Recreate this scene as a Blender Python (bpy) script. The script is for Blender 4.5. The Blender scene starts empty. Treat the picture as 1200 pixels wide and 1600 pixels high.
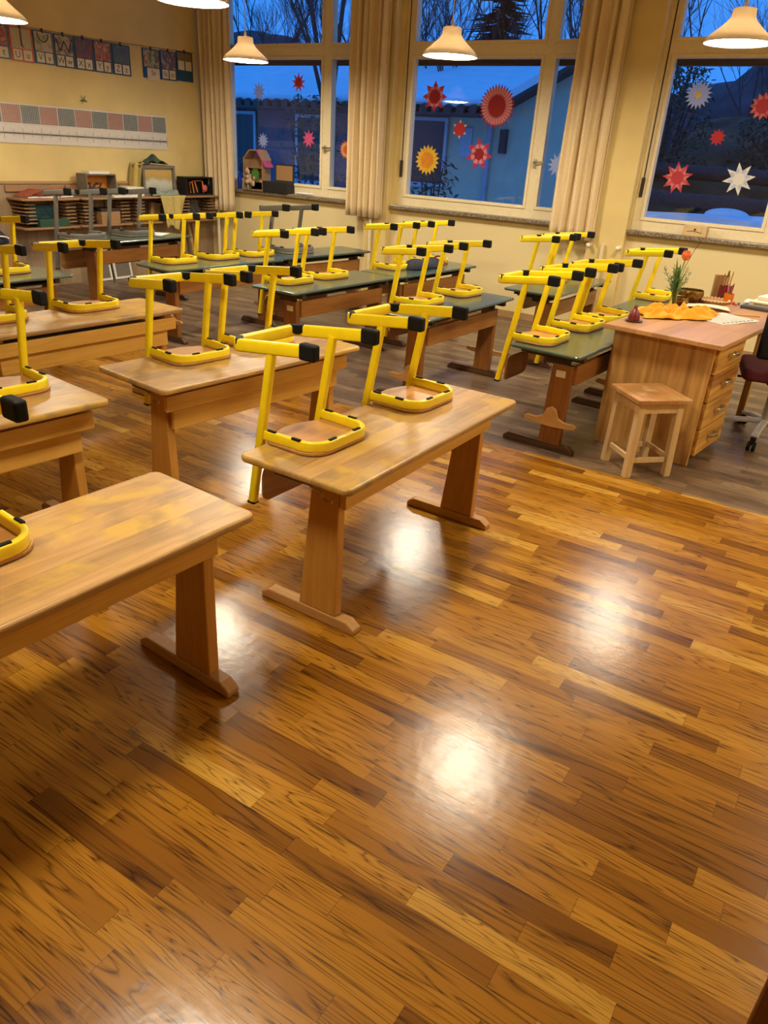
import bpy, math, random
from mathutils import Vector, Matrix
random.seed(7)
sc = bpy.context.scene
COL = sc.collection
PI = math.pi

# ------------------------------------------------------------------ camera
camd = bpy.data.cameras.new('camera'); cam = bpy.data.objects.new('camera', camd); COL.objects.link(cam)
camd.sensor_fit = 'VERTICAL'; camd.sensor_height = 36.0; camd.lens = 1149.85 / 1600 * 36.0
camd.clip_start = 0.02; camd.clip_end = 300
_yaw, _pit, _rol = math.radians(58.828), math.radians(26.216), math.radians(3.669)
_w = Vector((math.sin(_yaw) * math.cos(_pit), math.cos(_yaw) * math.cos(_pit), -math.sin(_pit)))
_r = Vector((math.cos(_yaw), -math.sin(_yaw), 0)); _u = _r.cross(_w)
_r2 = math.cos(_rol) * _r + math.sin(_rol) * _u; _u2 = -math.sin(_rol) * _r + math.cos(_rol) * _u
cam.matrix_world = Matrix(((_r2.x, _u2.x, -_w.x, 0), (_r2.y, _u2.y, -_w.y, 0), (_r2.z, _u2.z, -_w.z, 1.604), (0, 0, 0, 1)))
sc.camera = cam

# ------------------------------------------------------------------ world, light levels, exposure
wd = bpy.data.worlds.new('dusk_sky'); sc.world = wd; wd.use_nodes = True
bg = wd.node_tree.nodes['Background']
bg.inputs['Color'].default_value = (0.035, 0.235, 0.82, 1); bg.inputs['Strength'].default_value = 1.1
LAMP_EMIT = 78.0
LAMP_COLOR = (1.0, 0.89, 0.68, 1)
sc.view_settings.view_transform = 'Standard'; sc.view_settings.look = 'None'
sc.view_settings.exposure = 0.3; sc.view_settings.gamma = 1.0; sc.view_settings.use_curve_mapping = False

# ------------------------------------------------------------------ material helpers
class NT:
    def __init__(s, name):
        s.m = bpy.data.materials.new(name); s.m.use_nodes = True; s.t = s.m.node_tree
        s.b = s.t.nodes['Principled BSDF']; s.out = s.t.nodes['Material Output']
    def n(s, kind, **kw):
        nd = s.t.nodes.new(kind)
        for k, v in kw.items():
            if k.startswith('i_'): nd.inputs[int(k[2:])].default_value = v
            else: setattr(nd, k, v)
        return nd
    def l(s, a, b): s.t.links.new(a, b)
    def math(s, op, a, b=None, c=None):
        nd = s.n('ShaderNodeMath', operation=op)
        for i, v in enumerate((a, b, c)):
            if v is None: continue
            if hasattr(v, 'links'): s.l(v, nd.inputs[i])
            else: nd.inputs[i].default_value = v
        return nd.outputs[0]
    def ramp(s, fac, stops):
        nd = s.n('ShaderNodeValToRGB'); e = nd.color_ramp.elements
        while len(e) < len(stops): e.new(0.5)
        for i, (p, c) in enumerate(stops): e[i].position = p; e[i].color = (c[0], c[1], c[2], 1)
        s.l(fac, nd.inputs[0]); return nd.outputs[0]
    def mix(s, fac, a, b, mode='MIX'):
        nd = s.n('ShaderNodeMix', data_type='RGBA', blend_type=mode)
        for i, v in ((0, fac), (6, a), (7, b)):
            if hasattr(v, 'links'): s.l(v, nd.inputs[i])
            elif i == 0: nd.inputs[0].default_value = v
            else: nd.inputs[i].default_value = (v[0], v[1], v[2], 1)
        return nd.outputs[2]
    def base(s, v): s.l(v, s.b.inputs['Base Color'])
    def rough(s, v):
        if hasattr(v, 'links'): s.l(v, s.b.inputs['Roughness'])
        else: s.b.inputs['Roughness'].default_value = v

def plain(name, c, rough=0.5, metal=0.0, var=0.12, scale=25.0, coat=0.0, emit=None, bump=0.0):
    t = NT(name); b = t.b
    tc = t.n('ShaderNodeTexCoord'); nz = t.n('ShaderNodeTexNoise'); nz.inputs['Scale'].default_value = scale; nz.inputs['Detail'].default_value = 4
    t.l(tc.outputs['Object'], nz.inputs['Vector'])
    t.base(t.ramp(nz.outputs['Fac'], [(0.3, [x * (1 - var) for x in c]), (0.7, [min(1, x * (1 + var)) for x in c])]))
    b.inputs['Roughness'].default_value = rough; b.inputs['Metallic'].default_value = metal
    b.inputs['Coat Weight'].default_value = coat
    if bump:
        bp = t.n('ShaderNodeBump'); bp.inputs['Strength'].default_value = bump; bp.inputs['Distance'].default_value = 0.01
        t.l(nz.outputs['Fac'], bp.inputs['Height']); t.l(bp.outputs[0], b.inputs['Normal'])
    if emit:
        b.inputs['Emission Color'].default_value = (emit[0], emit[1], emit[2], 1); b.inputs['Emission Strength'].default_value = emit[3]
    return t.m

def wood(name, lo, hi, rough=0.4, axis=0, lam=0.0, grain=1.0, wear=None, coat=0.0):
    t = NT(name); tc = t.n('ShaderNodeTexCoord'); oi = t.n('ShaderNodeObjectInfo')
    sx = t.n('ShaderNodeSeparateXYZ'); t.l(tc.outputs['Object'], sx.inputs[0])
    off = t.math('MULTIPLY', oi.outputs['Random'], 13.0)
    mp = t.n('ShaderNodeMapping'); s = [34.0, 34.0, 34.0]; s[axis] = 2.2; mp.inputs['Scale'].default_value = s
    ad = t.n('ShaderNodeVectorMath', operation='ADD'); t.l(tc.outputs['Object'], ad.inputs[0]); t.l(off, ad.inputs[1])
    if lam:
        cr = t.math('FLOOR', t.math('DIVIDE', sx.outputs[1 if axis == 0 else 0], lam))
        wn = t.n('ShaderNodeTexWhiteNoise', noise_dimensions='1D'); t.l(t.math('ADD', cr, off), wn.inputs['W'])
        ad2 = t.n('ShaderNodeVectorMath', operation='ADD'); t.l(ad.outputs[0], ad2.inputs[0]); t.l(t.math('MULTIPLY', wn.outputs[0], 7.0), ad2.inputs[1]); ad = ad2
    t.l(ad.outputs[0], mp.inputs[0])
    nz = t.n('ShaderNodeTexNoise'); nz.inputs['Scale'].default_value = grain; nz.inputs['Detail'].default_value = 6; nz.inputs['Distortion'].default_value = 1.4
    t.l(mp.outputs[0], nz.inputs['Vector'])
    col = t.ramp(nz.outputs['Fac'], [(0.28, lo), (0.5, [(a + b) / 2 for a, b in zip(lo, hi)]), (0.72, hi)])
    if lam:
        f = t.math('MULTIPLY_ADD', wn.outputs[0], 0.34, 0.80)
        cc = t.n('ShaderNodeCombineColor'); [t.l(f, cc.inputs[i]) for i in range(3)]
        col = t.mix(1.0, col, cc.outputs[0], 'MULTIPLY')
    if wear:
        n2 = t.n('ShaderNodeTexNoise'); n2.inputs['Scale'].default_value = 4.5; n2.inputs['Detail'].default_value = 5; n2.inputs['Distortion'].default_value = 0.8
        t.l(ad.outputs[0], n2.inputs['Vector'])
        col = t.mix(t.ramp(n2.outputs['Fac'], [(0.50, (0, 0, 0)), (0.62, (0.85, 0.85, 0.85))]), col, wear[0])
        n3 = t.n('ShaderNodeTexNoise'); n3.inputs['Scale'].default_value = 7.0; n3.inputs['Detail'].default_value = 7
        t.l(ad.outputs[0], n3.inputs['Vector'])
        col = t.mix(t.ramp(n3.outputs['Fac'], [(0.54, (0, 0, 0)), (0.72, (0.6, 0.6, 0.6))]), col, wear[1])
    t.base(col); t.rough(rough); t.b.inputs['Coat Weight'].default_value = coat
    return t.m

def floor_material():
    t = NT('parquet'); tc = t.n('ShaderNodeTexCoord'); sx = t.n('ShaderNodeSeparateXYZ'); t.l(tc.outputs['Object'], sx.inputs[0])
    X, Y = sx.outputs[0], sx.outputs[1]
    rowf = t.math('DIVIDE', X, 0.0655); row = t.math('FLOOR', rowf); fx = t.math('SUBTRACT', rowf, row)
    w1 = t.n('ShaderNodeTexWhiteNoise', noise_dimensions='1D'); t.l(row, w1.inputs['W'])
    ln = t.math('MULTIPLY_ADD', w1.outputs[0], 0.16, 0.42)
    yf = t.math('ADD', t.math('DIVIDE', Y, ln), t.math('MULTIPLY', w1.outputs[0], 37.0)); idy = t.math('FLOOR', yf); fy = t.math('SUBTRACT', yf, idy)
    cb = t.n('ShaderNodeCombineXYZ'); t.l(row, cb.inputs[0]); t.l(idy, cb.inputs[1])
    w2 = t.n('ShaderNodeTexWhiteNoise', noise_dimensions='2D'); t.l(cb.outputs[0], w2.inputs['Vector'])
    rnd = w2.outputs[0]
    # grain, different on every strip
    gv = t.n('ShaderNodeCombineXYZ')
    t.l(t.math('MULTIPLY_ADD', rnd, 31.0, t.math('MULTIPLY', X, 13.0)), gv.inputs[0]); t.l(t.math('MULTIPLY_ADD', rnd, 17.0, t.math('MULTIPLY', Y, 0.85)), gv.inputs[1])
    n1 = t.n('ShaderNodeTexNoise'); n1.inputs['Scale'].default_value = 1.0; n1.inputs['Detail'].default_value = 3; n1.inputs['Distortion'].default_value = 0.5
    t.l(gv.outputs[0], n1.inputs['Vector'])
    rings = t.math('ABSOLUTE', t.math('SINE', t.math('MULTIPLY', n1.outputs['Fac'], t.math('MULTIPLY_ADD', rnd, 42.0, 26.0))))
    fv = t.n('ShaderNodeCombineXYZ'); t.l(t.math('MULTIPLY', X, 230.0), fv.inputs[0]); t.l(t.math('MULTIPLY_ADD', rnd, 9.0, t.math('MULTIPLY', Y, 5.0)), fv.inputs[1])
    n2 = t.n('ShaderNodeTexNoise'); n2.inputs['Scale'].default_value = 1.0; n2.inputs['Detail'].default_value = 4; t.l(fv.outputs[0], n2.inputs['Vector'])
    line = t.math('POWER', rings, 0.55)                     # thin dark year rings
    g = t.math('ADD', t.math('MULTIPLY', line, 0.45), t.math('MULTIPLY_ADD', n2.outputs['Fac'], 0.9, -0.22))
    tone = t.ramp(rnd, [(0.0, (0.18, 0.064, 0.005)), (0.2, (0.30, 0.12, 0.009)), (0.6, (0.39, 0.168, 0.013)), (0.9, (0.47, 0.22, 0.02)), (1.0, (0.58, 0.32, 0.05))])
    dark = t.mix(1.0, tone, (0.22, 0.18, 0.16), 'MULTIPLY')
    col = t.mix(t.ramp(g, [(0.20, (0, 0, 0)), (0.60, (1, 1, 1))]), dark, tone)
    # older, duller zone towards the windows
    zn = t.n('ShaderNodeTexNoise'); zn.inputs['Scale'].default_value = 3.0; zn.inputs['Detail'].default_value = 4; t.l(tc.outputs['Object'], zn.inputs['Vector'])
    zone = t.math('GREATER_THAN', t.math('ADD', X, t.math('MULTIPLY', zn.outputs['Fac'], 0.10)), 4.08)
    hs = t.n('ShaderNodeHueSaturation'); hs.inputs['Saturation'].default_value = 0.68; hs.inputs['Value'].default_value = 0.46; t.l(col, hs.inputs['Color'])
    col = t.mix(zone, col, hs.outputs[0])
    ex = t.math('MINIMUM', fx, t.math('SUBTRACT', 1.0, fx)); ey = t.math('MINIMUM', fy, t.math('SUBTRACT', 1.0, fy))
    gap = t.math('MINIMUM', t.math('DIVIDE', ex, 0.018), t.math('DIVIDE', ey, 0.0028))
    gapc = t.math('MINIMUM', gap, 1.0)
    col = t.mix(t.math('MULTIPLY_ADD', gapc, 0.55, 0.45), (0.03, 0.012, 0.003), col)
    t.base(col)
    rn = t.n('ShaderNodeTexNoise'); rn.inputs['Scale'].default_value = 1.6; rn.inputs['Detail'].default_value = 6; t.l(tc.outputs['Object'], rn.inputs['Vector'])
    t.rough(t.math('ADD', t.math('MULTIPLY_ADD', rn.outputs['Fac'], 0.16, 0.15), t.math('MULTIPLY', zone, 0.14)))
    t.b.inputs['Specular IOR Level'].default_value = 0.5
    bp = t.n('ShaderNodeBump'); bp.inputs['Strength'].default_value = 0.22; bp.inputs['Distance'].default_value = 0.002
    bn = t.n('ShaderNodeTexNoise'); bn.inputs['Scale'].default_value = 22.0; bn.inputs['Detail'].default_value = 2; t.l(tc.outputs['Object'], bn.inputs['Vector'])
    h = t.math('ADD', t.math('MULTIPLY', bn.outputs['Fac'], 1.4), t.math('ADD', t.math('MULTIPLY', gapc, 0.06), t.math('MULTIPLY', n2.outputs['Fac'], 0.25)))
    t.l(h, bp.inputs['Height']); t.l(bp.outputs[0], t.b.inputs['Normal'])
    return t.m

def wall_material(name, c, low=None, z=0.92, gran=0.04):
    t = NT(name); tc = t.n('ShaderNodeTexCoord'); nz = t.n('ShaderNodeTexNoise'); nz.inputs['Scale'].default_value = 2.2; nz.inputs['Detail'].default_value = 8
    t.l(tc.outputs['Object'], nz.inputs['Vector'])
    col = t.ramp(nz.outputs['Fac'], [(0.3, [x * 0.9 for x in c]), (0.7, [min(1, x * 1.08) for x in c])])
    if low:
        sx = t.n('ShaderNodeSeparateXYZ'); t.l(tc.outputs['Object'], sx.inputs[0])
        col = t.mix(t.math('LESS_THAN', sx.outputs[2], z), col, low)
    t.base(col); t.rough(0.75)
    n2 = t.n('ShaderNodeTexNoise'); n2.inputs['Scale'].default_value = 90; n2.inputs['Detail'].default_value = 3; t.l(tc.outputs['Object'], n2.inputs['Vector'])
    bp = t.n('ShaderNodeBump'); bp.inputs['Strength'].default_value = 0.15; bp.inputs['Distance'].default_value = 0.004
    t.l(n2.outputs['Fac'], bp.inputs['Height']); t.l(bp.outputs[0], t.b.inputs['Normal'])
    return t.m

def glass_material():
    t = NT('window_glass'); t.t.nodes.remove(t.b)
    tr = t.n('ShaderNodeBsdfTransparent'); gl = t.n('ShaderNodeBsdfGlossy'); gl.inputs['Roughness'].default_value = 0.0
    fr = t.n('ShaderNodeFresnel'); ge = t.n('ShaderNodeNewGeometry'); t.l(t.math('MULTIPLY_ADD', ge.outputs['Backfacing'], 1 / 1.5 - 1.5, 1.5), fr.inputs['IOR'])
    mx = t.n('ShaderNodeMixShader'); t.l(fr.outputs[0], mx.inputs[0]); t.l(tr.outputs[0], mx.inputs[1]); t.l(gl.outputs[0], mx.inputs[2])
    t.l(mx.outputs[0], t.out.inputs[0]); return t.m

def clear_glass():
    t = NT('clear_vase_glass'); t.b.inputs['Base Color'].default_value = (0.9, 0.95, 0.92, 1); t.b.inputs['Roughness'].default_value = 0.02
    t.b.inputs['Transmission Weight'].default_value = 1.0; t.b.inputs['IOR'].default_value = 1.33; return t.m

def granite():
    t = NT('granite'); tc = t.n('ShaderNodeTexCoord'); v = t.n('ShaderNodeTexNoise'); v.inputs['Scale'].default_value = 120; v.inputs['Detail'].default_value = 2
    t.l(tc.outputs['Object'], v.inputs['Vector'])
    t.base(t.ramp(v.outputs['Fac'], [(0.35, (0.03, 0.025, 0.02)), (0.5, (0.20, 0.14, 0.09)), (0.65, (0.42, 0.36, 0.28))])); t.rough(0.3); return t.m

def paper_star_mat(name, c1, c2, n, r, inner=0.5):
    # tissue paper stars: paler rays towards the centre, folded pattern in polar coordinates
    t = NT(name); tc = t.n('ShaderNodeTexCoord'); sx = t.n('ShaderNodeSeparateXYZ'); t.l(tc.outputs['Object'], sx.inputs[0])
    a = t.math('ARCTAN2', sx.outputs[2], sx.outputs[1])
    rad = t.math('DIVIDE', t.math('SQRT', t.math('ADD', t.math('POWER', sx.outputs[1], 2.0), t.math('POWER', sx.outputs[2], 2.0))), r)
    fold = t.math('ABSOLUTE', t.math('SINE', t.math('MULTIPLY', a, n / 2.0)))
    f = t.math('MULTIPLY', fold, t.math('GREATER_THAN', rad, inner * 0.75)); f = t.math('MULTIPLY', f, t.math('LESS_THAN', rad, inner * 1.35))
    t.base(t.mix(f, c1, c2)); t.rough(0.8); return t.m

M = {}
M['floor'] = floor_material()
M['wall_yellow'] = wall_material('yellow_wall_paint', (0.73, 0.56, 0.235))
M['wall_window'] = wall_material('yellow_wall_paint_with_paler_dado', (0.74, 0.57, 0.235), (0.76, 0.62, 0.33), 0.93)
M['ceiling'] = plain('ceiling_paint', (0.86, 0.82, 0.70), 0.9, var=0.03)
M['panel'] = wood('wainscot_boards', (0.30, 0.20, 0.115), (0.40, 0.28, 0.17), 0.6, axis=2, lam=0.12)
M['rail_wood'] = wood('light_trim_wood', (0.36, 0.21, 0.09), (0.46, 0.29, 0.13), 0.5)
M['frame'] = plain('window_frame_paint', (0.80, 0.68, 0.44), 0.4, var=0.04)
M['glass'] = glass_material(); M['vase'] = clear_glass(); M['granite'] = granite()
M['steel'] = plain('brushed_steel', (0.62, 0.6, 0.55), 0.3, 1.0)
M['desk_top'] = wood('worn_beech_top', (0.34, 0.18, 0.055), (0.48, 0.285, 0.105), 0.38, lam=0.085, wear=((0.54, 0.32, 0.045), (0.19, 0.12, 0.06)))
M['desk_beech'] = wood('beech_frame', (0.58, 0.30, 0.045), (0.70, 0.39, 0.08), 0.4)
M['desk_leg'] = wood('beech_leg', (0.48, 0.22, 0.034), (0.58, 0.28, 0.055), 0.4, axis=2)
M['desk_sled'] = wood('beech_sled', (0.44, 0.22, 0.06), (0.56, 0.30, 0.10), 0.45, axis=1)
M['old_wood'] = wood('old_brown_frame_wood', (0.26, 0.095, 0.016), (0.38, 0.155, 0.03), 0.4)
M['old_leg'] = wood('old_brown_leg_wood', (0.20, 0.07, 0.014), (0.30, 0.115, 0.024), 0.4, axis=2)
M['old_sled'] = wood('dark_sled_wood', (0.055, 0.024, 0.01), (0.13, 0.055, 0.018), 0.5, axis=1)
M['tray'] = plain('dark_tray', (0.035, 0.02, 0.012), 0.6)
M['green_top'] = plain('green_laminate', (0.045, 0.08, 0.055), 0.25, var=0.12, scale=6, coat=0.6)
M['green_top'].node_tree.nodes['Principled BSDF'].inputs['Coat Roughness'].default_value = 0.22
M['yellow'] = plain('yellow_chair_paint', (0.90, 0.68, 0.008), 0.35, var=0.04, coat=0.2)
M['grey'] = plain('grey_chair_paint', (0.16, 0.155, 0.14), 0.4, var=0.06)
M['black'] = plain('black_rubber', (0.006, 0.006, 0.006), 0.6)
M['black'].node_tree.nodes['Principled BSDF'].inputs['Specular IOR Level'].default_value = 0.2
M['grey_seat'] = plain('grey_seat_board', (0.24, 0.21, 0.165), 0.5, var=0.06)
M['ply'] = wood('seat_plywood', (0.42, 0.19, 0.045), (0.56, 0.28, 0.08), 0.4)
M['ply_dark'] = wood('back_plywood', (0.30, 0.13, 0.03), (0.42, 0.19, 0.05), 0.4)
M['curtain'] = plain('curtain_cloth', (0.76, 0.60, 0.37), 0.85, var=0.05, scale=60)
def translucent(name, c, share, rough=0.6):
    t = NT(name); t.b.inputs['Base Color'].default_value = (c[0], c[1], c[2], 1); t.b.inputs['Roughness'].default_value = rough
    tl = t.n('ShaderNodeBsdfTranslucent'); tl.inputs['Color'].default_value = (c[0], c[1], c[2], 1); mx = t.n('ShaderNodeMixShader'); mx.inputs[0].default_value = share
    t.l(t.b.outputs[0], mx.inputs[1]); t.l(tl.outputs[0], mx.inputs[2]); t.l(mx.outputs[0], t.out.inputs[0]); return t.m
M['lamp'] = translucent('lamp_shade_plastic', (0.66, 0.58, 0.46), 0.14, 0.45)
M['bulb'] = plain('lamp_diffuser', (0.9, 0.85, 0.7), 0.5, emit=(LAMP_COLOR[0], LAMP_COLOR[1], LAMP_COLOR[2], LAMP_EMIT))
M['white'] = plain('white_paper', (0.78, 0.74, 0.66), 0.7, var=0.03)
M['cream'] = plain('cream_paper', (0.70, 0.60, 0.40), 0.7, var=0.05)
M['ink'] = plain('dark_ink', (0.05, 0.04, 0.045), 0.6)
M['dot_red'] = plain('red_dots', (0.42, 0.15, 0.11), 0.6); M['dot_teal'] = plain('teal_dots', (0.11, 0.15, 0.16), 0.6)
M['blue_card'] = plain('blue_card', (0.015, 0.075, 0.17), 0.35); M['red_card'] = plain('red_card', (0.50, 0.07, 0.025), 0.4)
M['teak'] = wood('striped_core_beech', (0.25, 0.10, 0.02), (0.66, 0.37, 0.11), 0.4, axis=2, lam=0.085, grain=0.42)
M['teak_top'] = wood('desk_top_core_beech', (0.42, 0.20, 0.07), (0.52, 0.27, 0.11), 0.34, axis=0, lam=0.1)
M['teak_front'] = wood('drawer_front_core_beech', (0.26, 0.085, 0.012), (0.76, 0.42, 0.08), 0.4, axis=0, grain=0.45)
M['pine'] = wood('pale_stool_wood', (0.58, 0.38, 0.17), (0.68, 0.49, 0.25), 0.55, axis=2)
M['stool_top'] = wood('chipped_stool_seat', (0.34, 0.15, 0.04), (0.48, 0.24, 0.08), 0.5, wear=((0.30, 0.14, 0.04), (0.66, 0.50, 0.28)))

# ------------------------------------------------------------------ mesh helpers
class MB:
    def __init__(s): s.v = []; s.f = []
    def add(s, vs, fs):
        o = len(s.v); s.v += [tuple(p) for p in vs]; s.f += [tuple(i + o for i in f) for f in fs]; return s
    def box(s, x0, x1, y0, y1, z0, z1, rot=None, at=(0, 0, 0)):
        vs = [Vector((x, y, z)) for z in (z0, z1) for y in (y0, y1) for x in (x0, x1)]
        if rot: vs = [rot @ p for p in vs]
        vs = [p + Vector(at) for p in vs]
        return s.add(vs, [(0, 2, 3, 1), (4, 5, 7, 6), (0, 1, 5, 4), (2, 6, 7, 3), (0, 4, 6, 2), (1, 3, 7, 5)])
    def prism(s, pts, z0, z1, axis=2):
        # extrude a 2D outline; axis=2: pts are xy; axis=0: pts are yz extruded in x; axis=1: pts are xz extruded in y
        n = len(pts)
        def P(p, h): return (p[0], p[1], h) if axis == 2 else ((h, p[0], p[1]) if axis == 0 else (p[0], h, p[1]))
        vs = [P(p, z0) for p in pts] + [P(p, z1) for p in pts]
        fl = [tuple(range(n))[::-1], tuple(range(n, 2 * n))] + [(i, (i + 1) % n, n + (i + 1) % n, n + i) for i in range(n)]
        return s.add(vs, fl)
    def sweep(s, path, prof, up=(0, 0, 1), closed=False, caps=True):
        path = [Vector(p) for p in path]; n = len(path); m = len(prof); vs = []; fs = []
        for i, p in enumerate(path):
            a = path[i - 1] if (i > 0 or closed) else None; b = path[(i + 1) % n] if (i < n - 1 or closed) else None
            t1 = (p - a).normalized() if a is not None else None; t2 = (b - p).normalized() if b is not None else None
            t = (t1 + t2).normalized() if (t1 is not None and t2 is not None) else (t1 if t1 is not None else t2)
            k = 1.0 / max(0.5, t.dot(t1)) if (t1 is not None and t2 is not None) else 1.0
            u = Vector(up); sd = t.cross(u)
            if sd.length < 1e-4: sd = t.cross(Vector((0, 1, 0)))
            sd.normalize(); uu = sd.cross(t)
            vs += [p + sd * (q[0] * k) + uu * q[1] for q in prof]
        for i in range(n if closed else n - 1):
            j = (i + 1) % n
            fs += [(i * m + q, i * m + (q + 1) % m, j * m + (q + 1) % m, j * m + q) for q in range(m)]
        if caps and not closed: fs += [tuple(range(m))[::-1], tuple((n - 1) * m + q for q in range(m))]
        return s.add(vs, fs)
    def tube(s, path, r, n=8, r2=None, **k):
        path = [Vector(p) for p in path]
        if r2 is None: return s.sweep(path, [(r * math.cos(2 * PI * i / n), r * math.sin(2 * PI * i / n)) for i in range(n)], **k)
        a, b = path[0], path[-1]; t = (b - a).normalized(); u = t.orthogonal().normalized(); w = t.cross(u); vs = []
        for p, q in ((a, r), (b, r2)): vs += [p + (u * math.cos(2 * PI * i / n) + w * math.sin(2 * PI * i / n)) * q for i in range(n)]
        return s.add(vs, [(i, (i + 1) % n, n + (i + 1) % n, n + i) for i in range(n)] + [tuple(range(n))[::-1], tuple(range(n, 2 * n))])
    def lathe(s, prof, n=32, at=(0, 0, 0), cap=False):
        vs = []; fs = []; m = len(prof)
        for (r, z) in prof: vs += [(at[0] + r * math.cos(2 * PI * i / n), at[1] + r * math.sin(2 * PI * i / n), at[2] + z) for i in range(n)]
        for k in range(m - 1): fs += [(k * n + i, k * n + (i + 1) % n, (k + 1) * n + (i + 1) % n, (k + 1) * n + i) for i in range(n)]
        if cap: fs += [tuple(range(n))[::-1], tuple((m - 1) * n + i for i in range(n))]
        return s.add(vs, fs)
    def ball(s, c, rx, ry, rz, n=12, m=8):
        vs = [(c[0], c[1], c[2] - rz)]; fs = []
        for j in range(1, m):
            ph = -PI / 2 + PI * j / m
            vs += [(c[0] + rx * math.cos(ph) * math.cos(2 * PI * i / n), c[1] + ry * math.cos(ph) * math.sin(2 * PI * i / n), c[2] + rz * math.sin(ph)) for i in range(n)]
        vs.append((c[0], c[1], c[2] + rz)); L = len(vs) - 1
        for i in range(n):
            fs.append((0, 1 + (i + 1) % n, 1 + i)); fs.append((L, 1 + (m - 2) * n + i, 1 + (m - 2) * n + (i + 1) % n))
            for j in range(m - 2): fs.append((1 + j * n + i, 1 + j * n + (i + 1) % n, 1 + (j + 1) * n + (i + 1) % n, 1 + (j + 1) * n + i))
        return s.add(vs, fs)
    def grid(s, nx, ny, fn):
        vs = [fn(i / nx, j / ny) for j in range(ny + 1) for i in range(nx + 1)]; w = nx + 1
        return s.add(vs, [(j * w + i, j * w + i + 1, (j + 1) * w + i + 1, (j + 1) * w + i) for j in range(ny) for i in range(nx)])
    def build(s, name, mt, parent=None, smooth=None, bevel=0.0, solid=0.0, loc=None, seg=2):
        me = bpy.data.meshes.new(name); me.from_pydata(s.v, [], s.f); me.validate()
        o = bpy.data.objects.new(name, me); COL.objects.link(o); me.materials.append(M[mt] if isinstance(mt, str) else mt)
        import bmesh as _b
        bm = _b.new(); bm.from_mesh(me); _b.ops.recalc_face_normals(bm, faces=bm.faces); bm.to_mesh(me); bm.free()
        if smooth is not None:
            me.polygons.foreach_set('use_smooth', [True] * len(me.polygons)); me.set_sharp_from_angle(angle=math.radians(smooth))
        if solid: md = o.modifiers.new('thickness', 'SOLIDIFY'); md.thickness = solid; md.offset = 0
        if bevel: md = o.modifiers.new('bevel', 'BEVEL'); md.width = bevel; md.segments = seg; md.limit_method = 'ANGLE'; md.angle_limit = math.radians(40)
        if parent: o.parent = parent
        if loc: o.location = loc
        return o

def tag(o, label, cat, group=None, kind=None):
    if label: o['label'] = label
    if cat: o['category'] = cat
    if group: o['group'] = group
    if kind: o['kind'] = kind
    return o
def thing(name, label, cat, loc=(0, 0, 0), rz=0.0, group=None):
    o = bpy.data.objects.new(name, None); COL.objects.link(o); o.location = loc; o.rotation_euler = (0, 0, rz); o.empty_display_size = 0.1
    return tag(o, label, cat, group)
def dup(root, loc, rz, label=None, group=None, scale=1.0):
    r = root.copy(); COL.objects.link(r); r.location = loc; r.rotation_euler = (0, 0, rz); r.scale = (scale,) * 3
    if label: r['label'] = label
    if group: r['group'] = group
    for ch in list(root.children):
        c = ch.copy(); COL.objects.link(c); c.parent = r
        for g in ch.children:
            d = g.copy(); COL.objects.link(d); d.parent = c
    return r
def rrect(hx, hy, r, n=5, cx=0, cy=0):
    pts = []
    for (sx, sy, a0) in ((1, 1, 0), (-1, 1, PI / 2), (-1, -1, PI), (1, -1, 1.5 * PI)):
        for i in range(n + 1):
            a = a0 + PI / 2 * i / n; pts.append((cx + sx * (hx - r) + r * math.cos(a), cy + sy * (hy - r) + r * math.sin(a)))
    return pts
def flat_prof(w, h, r=0.3, n=3):
    return rrect(w / 2, h / 2, min(w, h) * r, n)
def text_mb(txt, size):
    cu = bpy.data.curves.new('lettering', 'FONT'); cu.body = txt; cu.size = size; cu.align_x = 'CENTER'; cu.align_y = 'CENTER'; cu.fill_mode = 'BOTH'; cu.resolution_u = 3
    o = bpy.data.objects.new('lettering', cu); me = bpy.data.meshes.new_from_object(o)
    mb = MB(); mb.v = [tuple(v.co) for v in me.vertices]; mb.f = [tuple(p.vertices) for p in me.polygons]
    bpy.data.objects.remove(o); bpy.data.meshes.remove(me); return mb

def struct(mb, name, mt, parent=None, **k):
    o = mb.build(name, mt, parent, **k)
    if parent is None: o['kind'] = 'structure'
    return o

# ================================================================== ROOM
XW, YL, H = 7.82, 7.77, 3.45           # window wall face, left wall face, ceiling height
X0, Y0 = -1.9, -1.9
struct(MB().box(X0 - .1, XW + .2, Y0 - .1, YL + .1, -.08, 0), 'floor', 'floor')
struct(MB().box(X0 - .1, XW + .145, Y0 - .1, YL + .1, H, H + .08), 'ceiling', 'ceiling')
struct(MB().box(X0 - .1, XW + .145, YL, YL + .1, 0, H), 'wall_left', 'wall_yellow')
struct(MB().box(X0 - .1, XW + .145, Y0 - .1, Y0, 0, H), 'wall_right', 'wall_yellow')
struct(MB().box(X0 - .1, X0, Y0 - .1, YL + .1, 0, H), 'wall_front', 'wall_yellow')
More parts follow.
